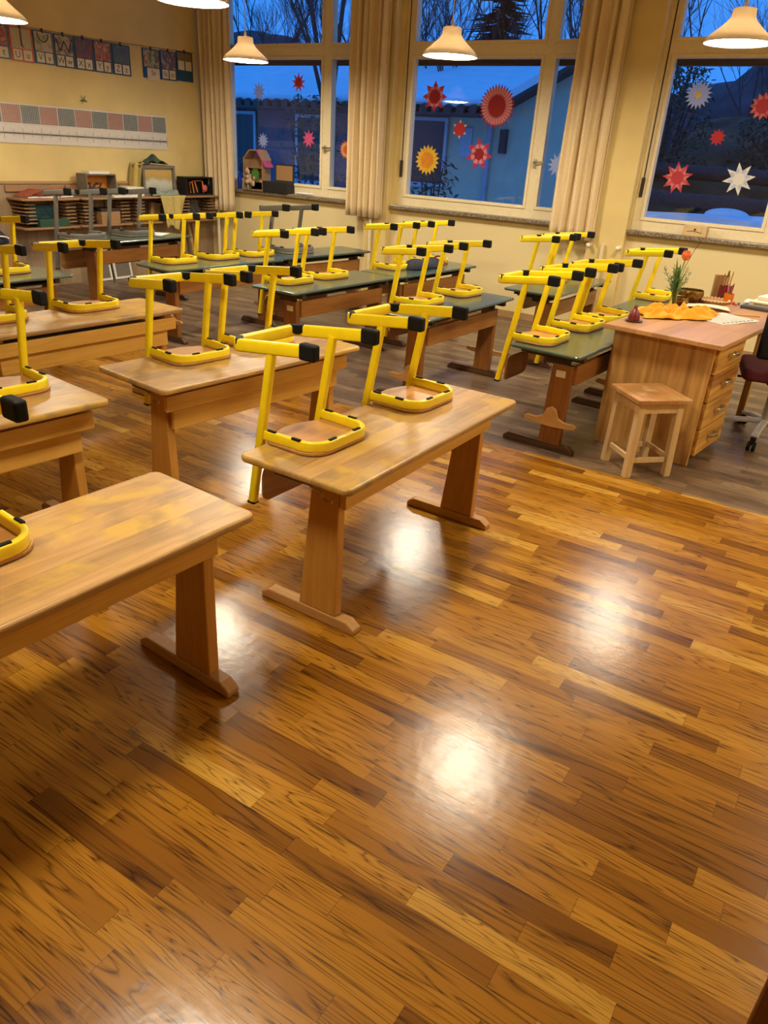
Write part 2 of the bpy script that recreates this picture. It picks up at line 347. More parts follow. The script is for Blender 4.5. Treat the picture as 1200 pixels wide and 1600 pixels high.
# window wall: parapet, lintel and piers around three openings
SILL, LINT = 1.03, 3.30
WIN = [(7.50, 5.23), (4.85, 2.53), (2.12, 0.10)]      # opening (left edge, right edge) along y
wb = MB()
WT = .145; wb.box(XW, XW + WT, Y0, YL, 0, SILL).box(XW, XW + WT, Y0, YL, LINT, H)
edges = [YL] + [e for w in WIN for e in w] + [Y0]
for i in range(0, len(edges), 2): wb.box(XW, XW + WT, edges[i + 1], edges[i], SILL, LINT)
struct(wb, 'wall_back', 'wall_window')
for i, (a, b) in enumerate(((5.22, 4.90), (2.50, 2.13)), 1):     # projecting piers
    struct(MB().box(XW - .09, XW + .002, b, a, 0, H), 'trim_%d' % i, 'wall_yellow', bevel=.008)
struct(MB().box(XW - .018, XW, Y0, 2.13, 0, .07).box(XW - .018, XW, 2.50, 4.90, 0, .07).box(XW - .018, XW, 5.22, YL - .03, 0, .07), 'baseboard_back', 'rail_wood')
# boarded wainscot on the left wall
struct(MB().box(X0, XW, YL - .022, YL, 0, 1.055), 'trim_3', 'panel')
struct(MB().box(X0, XW - .001, YL - .034, YL - .001, 1.055, 1.085), 'trim_4', 'rail_wood', bevel=.006)

# windows: fixed pane and narrow sash below, two lights above
PX = 7.915
def window(k, yl, yr, p0, p1, s0, s1):
    f = MB(); d0, d1 = PX - .045, PX + .035; zt0, zt1 = 2.484, 2.641; top = LINT - .07; zb = 1.154
    holes = [(p1, p0, zb, zt0), (s1, s0, zb, zt0), (p1, p0, zt1, top), (s1, s0, zt1, top)]
    ys = sorted({yr, yl, p0, p1, s0, s1}); zs = sorted({SILL, zb, zt0, zt1, top, LINT})
    for a, b in zip(ys, ys[1:]):
        for c, d in zip(zs, zs[1:]):
            m = ((a + b) / 2, (c + d) / 2)
            if not any(h[0] < m[0] < h[1] and h[2] < m[1] < h[3] for h in holes): f.box(d0, d1, a, b, c, d)
    o = f.build('window_%d' % k, 'frame'); o['kind'] = 'structure'
    s = MB()
    for h in holes:          # raised sash rims
        g = .03
        s.box(d0 - .012, d0, h[0] - g, h[1] + g, h[3], h[3] + g).box(d0 - .012, d0, h[0] - g, h[1] + g, h[2] - g, h[2]).box(d0 - .012, d0, h[0] - g, h[0], h[2], h[3]).box(d0 - .012, d0, h[1], h[1] + g, h[2], h[3])
    s.build('sash_rim', 'frame', o, bevel=.003)
    for h in holes: MB().box(PX - .003, PX + .003, h[0] - .005, h[1] + .005, h[2] - .005, h[3] + .005).build('window_pane', 'glass', o)
    hm = MB().box(d0 - .024, d0 - .010, (p1 + s0) / 2 - .014, (p1 + s0) / 2 + .014, 1.52, 1.60)
    hm.tube([(d0 - .018, (p1 + s0) / 2, 1.572), (d0 - .055, (p1 + s0) / 2, 1.572), (d0 - .058, (p1 + s0) / 2 - .11, 1.575)], .009)
    hm.build('window_handle', 'steel', o, smooth=40)
    rod = MB().tube([(XW + .05, yl - .03, 1.40), (XW + .05, yl - .03, LINT - .2)], .006).box(XW + .035, XW + .065, yl - .045, yl - .015, 1.33, 1.50)
    rod.build('opener_rod', 'tray', o, smooth=40)
    MB().box(PX + .06, PX + .12, yr + .06, yl - .06, 2.435, 2.52).build('blind_rail', 'tray', o)
    MB().box(XW - .075, PX - .04, yr - .02, yl + .03, SILL - .035, SILL + .003).build('window_sill', 'granite', o, bevel=.006)
window(1, 7.50, 5.23, 7.398, 5.978, 5.825, 5.33)
window(2, 4.85, 2.53, 4.738, 3.294, 3.141, 2.63)
window(3, 2.12, 0.10, 2.021, 0.958, 0.805, 0.22)

# curtains
def curtain(label, y0, y1, z0, folds, seed, x=7.66, flare=0.0):
    rnd = random.Random(seed); ph = [rnd.uniform(-.5, .5) for _ in range(folds * 2 + 2)]
    def fn(u, v):
        k = u * folds * 2; a = .042 * math.sin(PI * k + .5 * math.sin(2.1 * k + ph[int(k)] * .3)) * (0.8 + .35 * math.sin(1.7 * k + seed))
        g = (1 - v) * flare
        return (x + a * (1 - .15 * v) + .008 * math.sin(6 * v + k), y0 - g + (y1 - y0 + 2 * g) * u + .012 * math.sin(5 * v + 2 * k) * (1 - v), z0 + (3.35 - z0) * v)
    o = MB().grid(folds * 16, 22, fn).build('curtain', 'curtain', smooth=80, solid=.006)
    return tag(o, label, 'curtain', 'beige window curtains')
curtain('beige curtain in the room corner, left of the cardboard house window', 7.20, 7.70, .76, 6, 3)
curtain('beige curtain between the window with the cardboard house and the middle window', 4.93, 5.43, .88, 6, 5)
curtain('beige curtain at the right of the middle window, beside the bare wall pier', 2.42, 2.88, .90, 5, 9)

# heating pipes below the right curtain and in the corner
def pipe(label, pts, r):
    o = MB().tube(pts, r, 10).build('heating_pipe', 'frame', smooth=50); return tag(o, label, 'pipe', 'heating pipes on the window wall')
pipe('pale heating pipe running down the pier below the curtain beside the middle window', [(7.70, 2.32, 0), (7.70, 2.32, .88)], .02)
pipe('pale heating pipe down the pier below the curtain between left and middle windows', [(7.70, 5.10, 0), (7.70, 5.10, 1.0)], .02)
pipe('thin pale pipe in the room corner behind the leaning boards', [(7.72, 7.55, 0), (7.72, 7.55, .95)], .022)
for lab, y in (('round white valve knob under the curtain beside the middle window', 2.46), ('round white valve knob on the pier right of the curtain', 2.16)):
    v = MB(); v.tube([(XW - .09, y, .86), (XW - .15, y, .86)], .017, 12); v.ball((XW - .15, y, .86), .016, .022, .022)
    tag(v.build('valve_knob', 'white', smooth=50), lab, 'valve', 'valve knobs by the pier')

# pendant lamps
def make_lamp():
    t = thing('pendant_lamp', '', 'lamp')
    R = .225; out = [(.062, .205), (.075, .20), (.078, .155), (.10, .125), (.145, .085), (.195, .045), (.218, .02), (R, 0)]
    inn = [(R - .004, .0), (.212, .02), (.19, .041), (.14, .079), (.096, .117), (.070, .15), (.0, .15)]
    MB().lathe([(0.0, .205)] + out + inn, 48).build('lamp_shade', 'lamp', t, smooth=50)
    MB().lathe([(0.0, -.012), (.08, -.010), (.15, -.002), (.195, .012), (.20, .02), (0.0, .022)], 40).build('diffuser', 'bulb', t, smooth=60)
    MB().tube([(0, 0, .20), (0, 0, .245)], .013, 12).tube([(0, 0, .24), (0, 0, .30)], .009, 12, r2=.004).build('cord_grip', 'white', t, smooth=40)
    MB().tube([(0, 0, .29), (0, 0, 1.10)], .0035, 6).build('cord', 'white', t, smooth=40)
    return t
lamp0 = make_lamp()
LAMPS = [((6.45, 5.85, 2.31), 'white pendant lamp hanging before the window with the cardboard house'),
 ((6.2, 3.4, 2.31), 'white pendant lamp hanging before the left half of the middle window'),
 ((6.3, 1.22, 2.39), 'white pendant lamp hanging before the rightmost window'),
 ((4.0, 4.06, 2.36), 'white pendant lamp cut by the top edge above the left curtain'),
 ((4.08, 6.27, 2.33), 'white pendant lamp in the top left corner over the letter posters'),
 ((3.75, 1.48, 2.33), 'white pendant lamp over the green desk beside the teacher desk, above the frame'),
 ((1.12, 1.60, 2.33), 'white pendant lamp over the nearest beech desk, above the frame'),
 ((3.9, -1.15, 2.33), 'added white pendant fill lamp, unseen right of the view over the open floor'),  # guessed lamp out of view, added to brighten the right side
 ((6.3, -1.05, 2.33), 'added white pendant fill lamp, unseen right of the view before the window wall')]  # also a guess: unseen extra lamp lifting the light near the windows
for i, (p, lab) in enumerate(LAMPS):
    if i == 0: lamp0.location = p; lamp0['label'] = lab; lamp0['group'] = 'pendant lamps'
    else: dup(lamp0, p, 0, lab, 'pendant lamps')

# ================================================================== SCHOOL DESKS
def tabletop(t, L, W, h, mt, th=.026, r=.03):
    return MB().prism(rrect(L / 2, W / 2, r), h - th, h).build('tabletop', mt, t, bevel=.009, seg=3)
def sled(t, x, Ls, mt, w=.05, hgt=.045):
    pts = [(-Ls, 0), (Ls, 0), (Ls, .022), (Ls - .035, hgt), (-Ls + .035, hgt), (-Ls, .022)]
    return MB().prism(pts, x - w / 2, x + w / 2, axis=0).build('foot_rail', mt, t, bevel=.005)
def hook(t, x, y, z, s):
    m = MB().tube([(x, y, z), (x + s * .022, y, z - .004), (x + s * .026, y - .055, z - .010), (x + s * .026, y - .055, z - .030), (x + s * .026, y - .095, z - .036), (x + s * .026, y - .10, z - .022)], .003, 6)
    return m.build('bag_hook', 'steel', t, smooth=40)
def desk_beech(label, x, y, rz, W=.49, double=False):
    t = thing('school_desk', label, 'desk', (x, y, 0), rz, 'beech school desks'); L = 1.30; h = .62; sx = .539
    tabletop(t, L, W, h, 'desk_top')
    for s in (-1, 1):
        leg = [(-.135, .045), (.035, .045), (-.02, .575), (-.135, .575)] if not double else [(-.15, .045), (.03, .045), (-.03, .56), (-.13, .56)]
        MB().prism(leg, s * sx - .021, s * sx + .021, axis=0).build('leg', 'desk_leg', t, bevel=.005)
        sled(t, s * sx, .222, 'desk_sled')
        MB().box(s * sx - .02, s * sx + .02, -.19, .20, .572, .594).build('top_bearer', 'desk_leg', t, bevel=.004)
        hook(t, s * (sx + .021), -.03, .555, s)
    if not double:
        MB().box(-.555, .555, -.163, -.136, .492, .594).build('apron', 'desk_beech', t, bevel=.003)
        b = MB()
        for bx_ in (-.02, .5): b.lathe([(0, .003), (.006, .003), (.006, 0)], 10)
    else:
        MB().box(-.595, .595, -.200, -.174, .495, .568).build('tray_front', 'desk_beech', t, bevel=.003)
        MB().box(-.545, .545, -.172, -.150, .395, .492).build('apron', 'desk_beech', t, bevel=.003)
        for s in (-1, 1): MB().prism([(-.19, .594), (-.10, .594), (-.10, .55), (-.15, .565)], s * .545 - .02, s * .545 + .02, axis=0).build('front_bracket', 'desk_leg', t, bevel=.003)
    MB().box(-.515, .515, -.13, .19, .515, .525).box(-.515, .515, .18, .19, .525, .56).build('book_tray', 'tray', t)
    return t
def footrest_pts():
    # wavy adjusting board seen on the ends of the old green desks
    up = [(-.17, .0), (-.15, .012), (-.09, .010), (-.05, .028), (-.03, .075), (0, .092), (.03, .075), (.05, .028), (.09, .010), (.15, .012), (.17, .0)]
    return up + [(.165, -.018), (.08, -.03), (0, -.035), (-.08, -.03), (-.165, -.018)]
def desk_green(label, x, y, rz, W=.48, h=.62, foot=True, sticker=False):
    t = thing('school_desk', label, 'desk', (x, y, 0), rz, 'green-topped school desks'); L = 1.31; sx = .53; k = h - .62
    tabletop(t, L, W, h, 'green_top', th=.020)
    for s in (-1, 1):
        MB().prism([(-.145, .04), (-.005, .04), (-.025, .535 + k), (-.15, .535 + k)], s * sx - .022, s * sx + .022, axis=0).build('leg', 'old_leg', t, bevel=.004)
        sled(t, s * sx, .235, 'old_sled', w=.045, hgt=.05)
        MB().box(s * sx - .02, s * sx + .02, -.21, .19, .565 + k, .598 + k).box(s * sx - .02, s * sx + .02, -.12, .02, .53 + k, .57 + k).build('top_bearer', 'tray', t)
    MB().box(-.508, .508, -.165, -.140, .415 + k, .535 + k).build('apron', 'old_wood', t, bevel=.003)
    MB().box(-.50, .50, -.12, .18, .548 + k, .558 + k).build('book_tray', 'tray', t)
    if foot:
        for s in (-1, 1):
            MB().prism(footrest_pts(), s * (sx + .024), s * (sx + .044), axis=0).build('foot_board', 'desk_sled', t, bevel=.004, loc=(0, -.07, .19))
    if sticker:
        MB().box(-sx - .0235, -sx - .022, -.115, -.055, .46, .50).build('paper_sticker', 'cream', t)
    return t
desk_beech('worn beech desk in the centre foreground carrying two upturned yellow chairs', 2.414, 1.430, -.016, .481)
desk_beech('large beech desk cut off by the left edge, nearest to the viewer', .832, 1.598, -.066, .465)
desk_beech('beech desk with two-board apron directly behind the centre foreground desk', 2.760, 2.585, -.116, .515, True)
desk_beech('beech desk with two-board apron at the left edge, behind the nearest one', 1.252, 2.796, -.115, .507, True)
desk_beech('rearmost beech desk at the left edge, in front of the green ones', 2.728, 3.884, -.070, .455, True)
desk_green('green-topped desk at the far left edge behind the rearmost beech desk', 2.972, 5.318, -.048, foot=True)
desk_green('green-topped desk near the wall racks carrying two grey chairs', 5.26, 6.40, .03, h=.66, foot=False)
desk_green('green-topped desk carrying three yellow chairs, in front of the grey chairs desk', 4.984, 4.952, -.096, .464)
desk_green('green-topped desk in the far corner carrying one single grey chair', 6.300, 4.850, -.120, .45)
desk_green('green-topped desk with two yellow chairs behind the beech desk, small cream sticker on its leg', 4.988, 3.684, -.055, .463, sticker=True)
desk_green('green-topped desk near the window wall with a dark bag lying on it', 6.308, 3.573, -.073, .452)
desk_green('green-topped desk shining blue directly behind the centre foreground desk', 4.913, 2.545, -.035, .47)
desk_green('green-topped desk at the window wall under the curtain beside the middle window', 6.585, 2.298, -.033, .49)
desk_green('green-topped desk with three yellow chairs, left of the teacher desk', 4.713, 1.410, -.070, .45, sticker=True)
desk_green('green-topped desk mostly hidden behind the tulip and teacher desk', 6.086, 1.355, -.050, .48, foot=False)

# ================================================================== CHAIRS (turned over on the desks, backrest hanging behind)
def make_chair(paint, tubes):
    t = thing('school_chair', '', 'chair'); hw = .1665
    zs, zl, yl = .032, .357, -.057
    def skz(y): return zl - (y - yl) * .098
    # floor frame: two skids joined by a rear bar
    w = .170; pts = []
    yr, yf, rc = .125, -.215, .035
    pts.append((-w, yf, skz(yf)))
    for i in range(5):
        a = PI - (PI / 2) * i / 4; pts.append((-w + rc + rc * math.cos(a), yr - rc + rc * math.sin(a), skz(yr)))
    for i in range(5):
        a = PI / 2 - (PI / 2) * i / 4; pts.append((w - rc + rc * math.cos(a), yr - rc + rc * math.sin(a), skz(yr)))
    pts.append((w, yf, skz(yf)))
    MB().sweep(pts, flat_prof(.024, .045)).build('floor_frame', paint, t, smooth=50)
    for s in (-1, 1):
        MB().box(-.018, .018, -.036, .032, -.028, .028).build('end_cap', 'black', t, bevel=.009, seg=3, loc=(s * w, yf - .008, skz(yf)))
        # rear corner pads
        pp = [(.030 * math.cos(PI + PI * i / 8), .030 * math.sin(PI + PI * i / 8)) for i in range(9)] + [(.03, .006), (-.03, .006)]
        o = MB().prism(pp, -.014, .014, axis=1).build('corner_pad', 'black', t, bevel=.003, loc=(s * (w - .016), yr - .016, skz(yr) + .017)); o.rotation_euler = (0, 0, -s * PI / 4)
        # leg tube that runs on to the backrest
        MB().sweep([(s * hw, yl, zl - .012), (s * hw, 0.0, zs - .01), (s * hw, .048, -.252)], flat_prof(.028, .033), up=(0, -1, 0)).build('leg', paint, t, smooth=50)
        MB().box(s * hw - .0145, s * hw + .0145, .032, .066, -.262, -.250).build('leg_tip', 'black', t, bevel=.003)
    # seat frame, open at the back, round at the front
    f = []; r = .075; fw = .163; fy = -.255
    f.append((-fw, -.012, zs)); 
    for i in range(7):
        a = PI + (PI / 2) * i / 6; f.append((-fw + .006 + r + r * math.cos(a), fy + r + r * math.sin(a), zs))
    for i in range(7):
        a = 1.5 * PI + (PI / 2) * i / 6; f.append((fw - .006 - r + r * math.cos(a), fy + r + r * math.sin(a), zs))
    f.append((fw, -.012, zs))
    MB().sweep(f, flat_prof(.021, .038)).build('seat_frame', paint, t, smooth=50)
    for (px, py, rz) in ((-fw, -.05, PI / 2), (fw, -.05, PI / 2), (fw + .0, -.165, PI / 2), (-fw + .0, -.165, PI / 2), (.07, fy, 0), (-.07, fy, 0)):
        o = MB().box(-.020, .020, -.0065, .0065, -.004, .005).build('frame_pad', 'black', t, bevel=.003, loc=(px, py, zs + .019)); o.rotation_euler = (0, 0, rz)
    # plywood seat below, with a curved rear edge
    sp = [(-.172, -.03)]
    for i in range(9):
        u = i / 8; sp.append((-.165 + .33 * u, -.03 + .052 * math.sin(PI * u)))
    sp.append((.172, -.03))
    for i in range(7):
        a = 0 - (PI / 2) * i / 6; sp.append((.172 - .08 + .08 * math.cos(a), fy - .008 + .08 + .08 * math.sin(a)))
    for i in range(7):
        a = -PI / 2 - (PI / 2) * i / 6; sp.append((-.172 + .08 + .08 * math.cos(a), fy - .008 + .08 + .08 * math.sin(a)))
    MB().prism(sp[1:-1] if False else sp, .002, .014).build('seat', 'ply' if tubes == 'yellow' else 'grey_seat', t, bevel=.003)
    # backrest plate
    bp = [(x, z) for (x, z) in rrect(.150, .075, .05, 6, 0, -.185)]
    n = len(bp); mb = MB(); vs = []
    for d in (0, .009):
        vs += [(x, .020 + (-.185 - z) * .02 - .018 * (1 - (x / .15) ** 2) * -1 + d - .012, z) for x, z in bp]
    mb.add(vs, [tuple(range(n))[::-1], tuple(range(n, 2 * n))] + [(i, (i + 1) % n, n + (i + 1) % n, n + i) for i in range(n)])
    mb.build('backrest', 'ply_dark', t)
    return t
CH_Y = [ # x, y, yaw, label
 (2.075, 1.690, -.04, 'yellow chair upturned on the left end of the centre foreground desk'),
 (2.736, 1.667, -.054, 'yellow chair upturned on the right half of the centre foreground desk'),
 (2.590, 2.852, -.15, 'yellow chair upturned on the left half of the beech desk behind the centre one'),
 (3.048, 2.815, -.127, 'yellow chair upturned on the right end of the beech desk behind the centre one'),
 (.809, 1.875, -.064, 'yellow chair cut by the left edge, upturned on the nearest large beech desk'),
 (1.663, 3.003, -.115, 'yellow chair cut by the left edge, on the beech desk second from the viewer'),
 (2.953, 4.134, -.102, 'yellow chair upturned on the rearmost beech desk, wholly in view'),
 (2.357, 4.185, -.068, 'yellow chair at the left edge on the rearmost beech desk'),
 (3.290, 5.545, -.050, 'yellow chair at the left edge on the far left green desk'),
 (4.694, 5.230, -.125, 'leftmost of three yellow chairs on the green desk before the grey chairs'),
 (5.190, 5.195, -.115, 'middle of three yellow chairs on the green desk before the grey chairs'),
 (5.627, 5.150, -.103, 'rightmost of three yellow chairs on the desk before the grey chairs desk'),
 (4.698, 3.960, -.071, 'left one of two yellow chairs on the green desk with the cream leg sticker'),
 (5.145, 3.935, -.095, 'right one of two yellow chairs on the green desk with the cream leg sticker'),
 (6.085, 3.860, -.094, 'yellow chair left of the dark bag on the green desk by the window wall'),
 (6.699, 3.825, -.100, 'yellow chair behind the dark bag on the green desk by the window wall'),
 (4.773, 2.820, -.082, 'left one of two yellow chairs on the blue-shining green desk'),
 (5.357, 2.795, -.092, 'right one of two yellow chairs on the blue-shining green desk'),
 (6.642, 2.562, -.100, 'left one of two yellow chairs on the green desk under the curtain'),
 (7.090, 2.545, -.050, 'right one of two yellow chairs on the green desk under the curtain'),
 (4.320, 1.700, -.057, 'leftmost of three yellow chairs on the green desk left of the teacher desk'),
 (4.879, 1.662, -.110, 'middle of three yellow chairs on the green desk left of the teacher desk'),
 (5.310, 1.620, -.091, 'rightmost of three yellow chairs left of the teacher desk, nearest the tulip'),
 (6.540, 1.590, -.100, 'yellow chair standing upturned behind the orange tulip')]
DH = .6205
c0 = make_chair('yellow', 'yellow')
for i, (x, y, a, lab) in enumerate(CH_Y):
    if i == 0: c0.location = (x, y, DH); c0.rotation_euler = (0, 0, a); tag(c0, lab, 'chair', 'yellow upturned chairs')
    else: dup(c0, (x, y, DH), a, lab, 'yellow upturned chairs')
g0 = make_chair('grey', 'grey'); g0.location = (4.82, 6.65, .6605); g0.rotation_euler = (0, 0, -.03); g0.scale = (1.14,) * 3
tag(g0, 'left grey chair upturned on the green desk by the wall racks', 'chair', 'grey upturned chairs')
dup(g0, (5.43, 6.66, .6605), .0, 'right grey chair upturned on the green desk by the wall racks', 'grey upturned chairs', 1.14)
dup(g0, (6.14, 5.115, DH), -.15, 'single grey chair upturned on the green desk in the far corner', 'grey upturned chairs', 1.14)

# ================================================================== TEACHER DESK AND STOOL
TD = thing('teacher_desk', 'core-beech teacher desk with four drawers, standing behind the small stool', 'desk', (4.463, 1.255, 0), math.radians(-7.5))
# local x runs away along the desk, local -y towards the drawers side
TL, TW = 1.55, .70
MB().box(0, TL, -TW, 0, .722, .750).build('desk_top', 'teak_top', TD, bevel=.004)
MB().box(.085, .112, -.64, -.04, 0, .722).build('side_panel', 'teak', TD, bevel=.003)
MB().box(.60, .625, -.64, -.04, 0.03, .722).build('side_panel', 'teak', TD, bevel=.003)
MB().box(.112, .60, -.06, -.04, .03, .722).build('back_panel', 'teak', TD)
MB().box(.112, .60, -.62, -.06, .03, .055).build('bottom_board', 'teak', TD)
for i in range(4):
    z0 = .062 + i * .165
    d = MB().box(.116, .597, -.66, -.635, z0, z0 + .158).build('drawer', 'teak_front', TD, bevel=.003)
    hb = MB()
    hb.sweep([(.30, -.662, z0 + .09), (.305, -.688, z0 + .092), (.355, -.697, z0 + .093), (.405, -.688, z0 + .092), (.41, -.662, z0 + .09)], flat_prof(.010, .022))
    hb.build('handle', 'steel', d, smooth=50)
MB().box(1.30, 1.345, -.60, -.555, 0, .722).build('leg', 'teak', TD, bevel=.003)
MB().box(1.30, 1.345, -.12, -.075, 0, .722).build('leg', 'teak', TD, bevel=.003)
MB().box(.625, 1.30, -.13, -.105, .30, .45).build('stretcher', 'old_wood', TD, bevel=.003)

def stool(x, y, rz):
    t = thing('wooden_stool', 'small pale wooden stool with a chipped brown seat before the teacher desk', 'stool', (x, y, 0), rz)
    h = .465; a = .165
    MB().prism(rrect(a, a, .012, 3), h - .026, h).build('seat', 'stool_top', t, bevel=.004)
    for sx in (-1, 1):
        for sy in (-1, 1):
            cx, cy = sx * .118, sy * .118; ex = .004
            m = MB(); w = .02
            vs = [(cx + sx * ex * 2 + i * w, cy + sy * ex * 2 + j * w, 0) for i, j in ((-1, -1), (1, -1), (1, 1), (-1, 1))] + [(cx + i * w, cy + j * w, h - .026) for i, j in ((-1, -1), (1, -1), (1, 1), (-1, 1))]
            m.add(vs, [(3, 2, 1, 0), (4, 5, 6, 7), (0, 1, 5, 4), (1, 2, 6, 5), (2, 3, 7, 6), (3, 0, 4, 7)]); m.build('leg', 'pine', t, bevel=.003)
    for s in (-1, 1):
        MB().box(-.10, .10, s * .127 - .008, s * .127 + .008, h - .085, h - .027).build('apron', 'pine', t, bevel=.002)
        MB().box(s * .127 - .008, s * .127 + .008, -.10, .10, h - .085, h - .027).build('apron', 'pine', t, bevel=.002)
        MB().box(-.10, .10, s * .122 - .008, s * .122 + .008, .095 + .0, .125).build('stretcher', 'pine', t, bevel=.002)
        MB().box(s * .122 - .008, s * .122 + .008, -.10, .10, .085, .115).build('stretcher', 'pine', t, bevel=.002)
stool(4.235, .855, math.radians(45))

# office chair behind the drawers
M['office_red'] = plain('dark_red_upholstery', (0.10, 0.012, 0.02), 0.9); M['chrome'] = plain('satin_aluminium', (0.55, 0.53, 0.50), 0.35, 0.35)
OC = thing('office_chair', 'office chair with dark red seat and silver star base at the right edge', 'office chair', (5.35, .315, 0), math.radians(12))
for i in range(5):
    a = 2 * PI * i / 5 + .35
    MB().sweep([(.03 * math.cos(a), .03 * math.sin(a), .125), (.17 * math.cos(a), .17 * math.sin(a), .115), (.30 * math.cos(a), .30 * math.sin(a), .085)], flat_prof(.046, .030)).build('base_arm', 'chrome', OC, smooth=50)
    c = MB()
    for q in (-.016, .016):
        cx, cy = .305 * math.cos(a) - q * math.sin(a), .305 * math.sin(a) + q * math.cos(a)
        c.tube([(cx + .009 * math.sin(a), cy - .009 * math.cos(a), .03), (cx - .009 * math.sin(a), cy + .009 * math.cos(a), .03)], .029, 16)
    c.box(.305 * math.cos(a) - .015, .305 * math.cos(a) + .015, .305 * math.sin(a) - .015, .305 * math.sin(a) + .015, .04, .09)
    c.build('caster', 'black', OC, smooth=40)
MB().tube([(0, 0, .09), (0, 0, .30)], .032, 20).tube([(0, 0, .30), (0, 0, .42)], .018, 16).build('gas_column', 'chrome', OC, smooth=40)
MB().box(-.10, .12, -.07, .07, .385, .425).tube([(.03, .05, .40), (.03, .24, .39)], .008, 8).build('tilt_mechanism', 'black', OC, bevel=.01)
MB().prism(rrect(.25, .24, .07, 6), .425, .50).build('seat', 'office_red', OC, bevel=.025, seg=4)
MB().sweep([(-.10, .05, .41), (-.24, .05, .42), (-.27, .05, .55), (-.27, .05, .75)], flat_prof(.07, .022), up=(0, 1, 0)).build('back_post', 'black', OC, smooth=50)
MB().box(-.30, -.245, -.20, .20, .58, .98).build('backrest', 'black', OC, bevel=.025, seg=4)

# ------------------------------------------------------------------ things on the teacher desk (top at 0.75)
ZT = .7505
M['orange_cloth'] = plain('orange_silk', (0.90, 0.36, 0.005), 0.7, var=0.08)
rn = random.Random(4)
def silk(label):
    # a crumpled gathered cloth: ring of folds
    ph = [rn.uniform(0, 6.28) for _ in range(8)]
    def fn(u, v):
        a = 2 * PI * u; r = (1 - v)
        edge = 1 + .10 * math.sin(5 * a + ph[0]) + .07 * math.sin(9 * a + ph[1]) + .04 * math.sin(17 * a + ph[2])
        x = r * edge * .30 * math.cos(a); y = r * edge * .165 * math.sin(a)
        fold = .5 + .5 * math.sin(11 * a + 6 * r + ph[3]); f2 = .5 + .5 * math.sin(7 * a - 9 * r + ph[4]); f3 = .5 + .5 * math.sin(23 * a + 4 * r + ph[5])
        z = (.012 + .030 * fold * f2 + .018 * f2 + .010 * f3) * math.sin(PI * min(1, (1 - r) * 2.2 + .02) / 2) ** .6 + .003
        z *= (.35 + .65 * min(1.0, r * 2.0))
        return (x, y, z)
    o = MB().grid(180, 26, fn).build('silk_cloth', 'orange_cloth', smooth=80, solid=.002); o.location = (5.10, .985, ZT); o.rotation_euler = (0, 0, math.radians(-40))
    return tag(o, label, 'cloth')
silk('crumpled orange silk cloth around the vase foot on the teacher desk')
vx, vy = 5.30, 1.06
V = thing('glass_vase', 'slim clear glass vase with fern sprays on the orange cloth', 'vase', (vx, vy, ZT + .012))
MB().lathe([(0, 0), (.026, 0), (.028, .01), (.022, .05), (.020, .09), (.026, .115), (.024, .115), (.018, .09), (.019, .05), (.024, .012), (0, .010)], 24).build('vase_glass', 'vase', V, smooth=50)
M['fern'] = plain('fern_green', (0.06, 0.13, 0.03), 0.7, var=0.3); M['stem'] = plain('tulip_green', (0.10, 0.22, 0.03), 0.5, var=0.2); M['tulip'] = plain('tulip_petals', (0.80, 0.17, 0.035), 0.5, var=0.15)
fm = MB(); rf = random.Random(11)
for k in range(9):
    a = rf.uniform(0, 6.28); sp = rf.uniform(.05, .11); top = rf.uniform(.17, .26)
    pts = [Vector((sp * math.cos(a) * u ** 1.5, sp * math.sin(a) * u ** 1.5, .02 + top * u)) for u in (0, .25, .5, .75, 1)]
    fm.tube(pts, .0014, 4)
    for j in range(24):
        u = .38 + .62 * j / 24; b = pts[0].lerp(pts[-1], u); b = Vector((sp * math.cos(a) * u ** 1.5, sp * math.sin(a) * u ** 1.5, .02 + top * u))
        d = Vector((rf.uniform(-1, 1), rf.uniform(-1, 1), rf.uniform(.1, .9))).normalized(); ln = .045 * (1.25 - u) + .008
        w = d.orthogonal().normalized() * .0025; fm.add([b - w, b + w, b + d * ln], [(0, 1, 2)])
        for q in (.4, .7):
            c = b + d * ln * q; d2 = (d + Vector((rf.uniform(-1, 1), rf.uniform(-1, 1), rf.uniform(-.5, 1)))).normalized(); w2 = d2.orthogonal().normalized() * .0018
            fm.add([c - w2, c + w2, c + d2 * ln * .5], [(0, 1, 2)])
fm.build('fern_spray', 'fern', V)
T = thing('tulip', 'single orange tulip standing in the glass vase', 'flower', (vx, vy, ZT + .03))
tp = [(0, 0, 0), (.004, .0, .10), (.012, -.004, .20), (.026, -.012, .285)]
MB().tube(tp, .0035, 8).build('stem', 'stem', T, smooth=60)
hd = MB()
for k in range(6):
    a = 2 * PI * k / 6; rr = 1.0 if k % 2 else .92
    def fn(u, v, a=a, rr=rr):
        s = (u - .5) * 1.25 * math.sin(PI * (v * .8 + .14)); r = (.006 + .022 * math.sin(PI * (v * .72 + .12))) * rr
        return (r * math.cos(a + s), r * math.sin(a + s), .062 * v - .002 * abs(u - .5))
    hd.grid(6, 8, fn)
o = hd.build('petals', 'tulip', T, smooth=70, solid=.0015, loc=tp[-1])
lf = MB()
for a, hgt in ((2.4, .25), (.3, .21), (4.4, .17)):
    def fn(u, v, a=a, hgt=hgt):
        w = (u - .5) * .030 * math.sin(PI * min(1, v * .9 + .1)); out = .012 + .030 * v * v
        return (out * math.cos(a) - w * math.sin(a), out * math.sin(a) + w * math.cos(a), .05 + hgt * v)
    lf.grid(4, 10, fn)
lf.build('leaf', 'stem', T, smooth=70, solid=.001)
tw = MB().tube([(0, 0, .05), (.02, -.02, .25), (.06, -.05, .36), (.10, -.08, .43)], .0018, 5)
tw = tw.build('dry_twig', 'tray', smooth=60); tw.location = (vx, vy, ZT + .02); tag(tw, 'thin dark twig rising beside the tulip from the vase', 'twig')
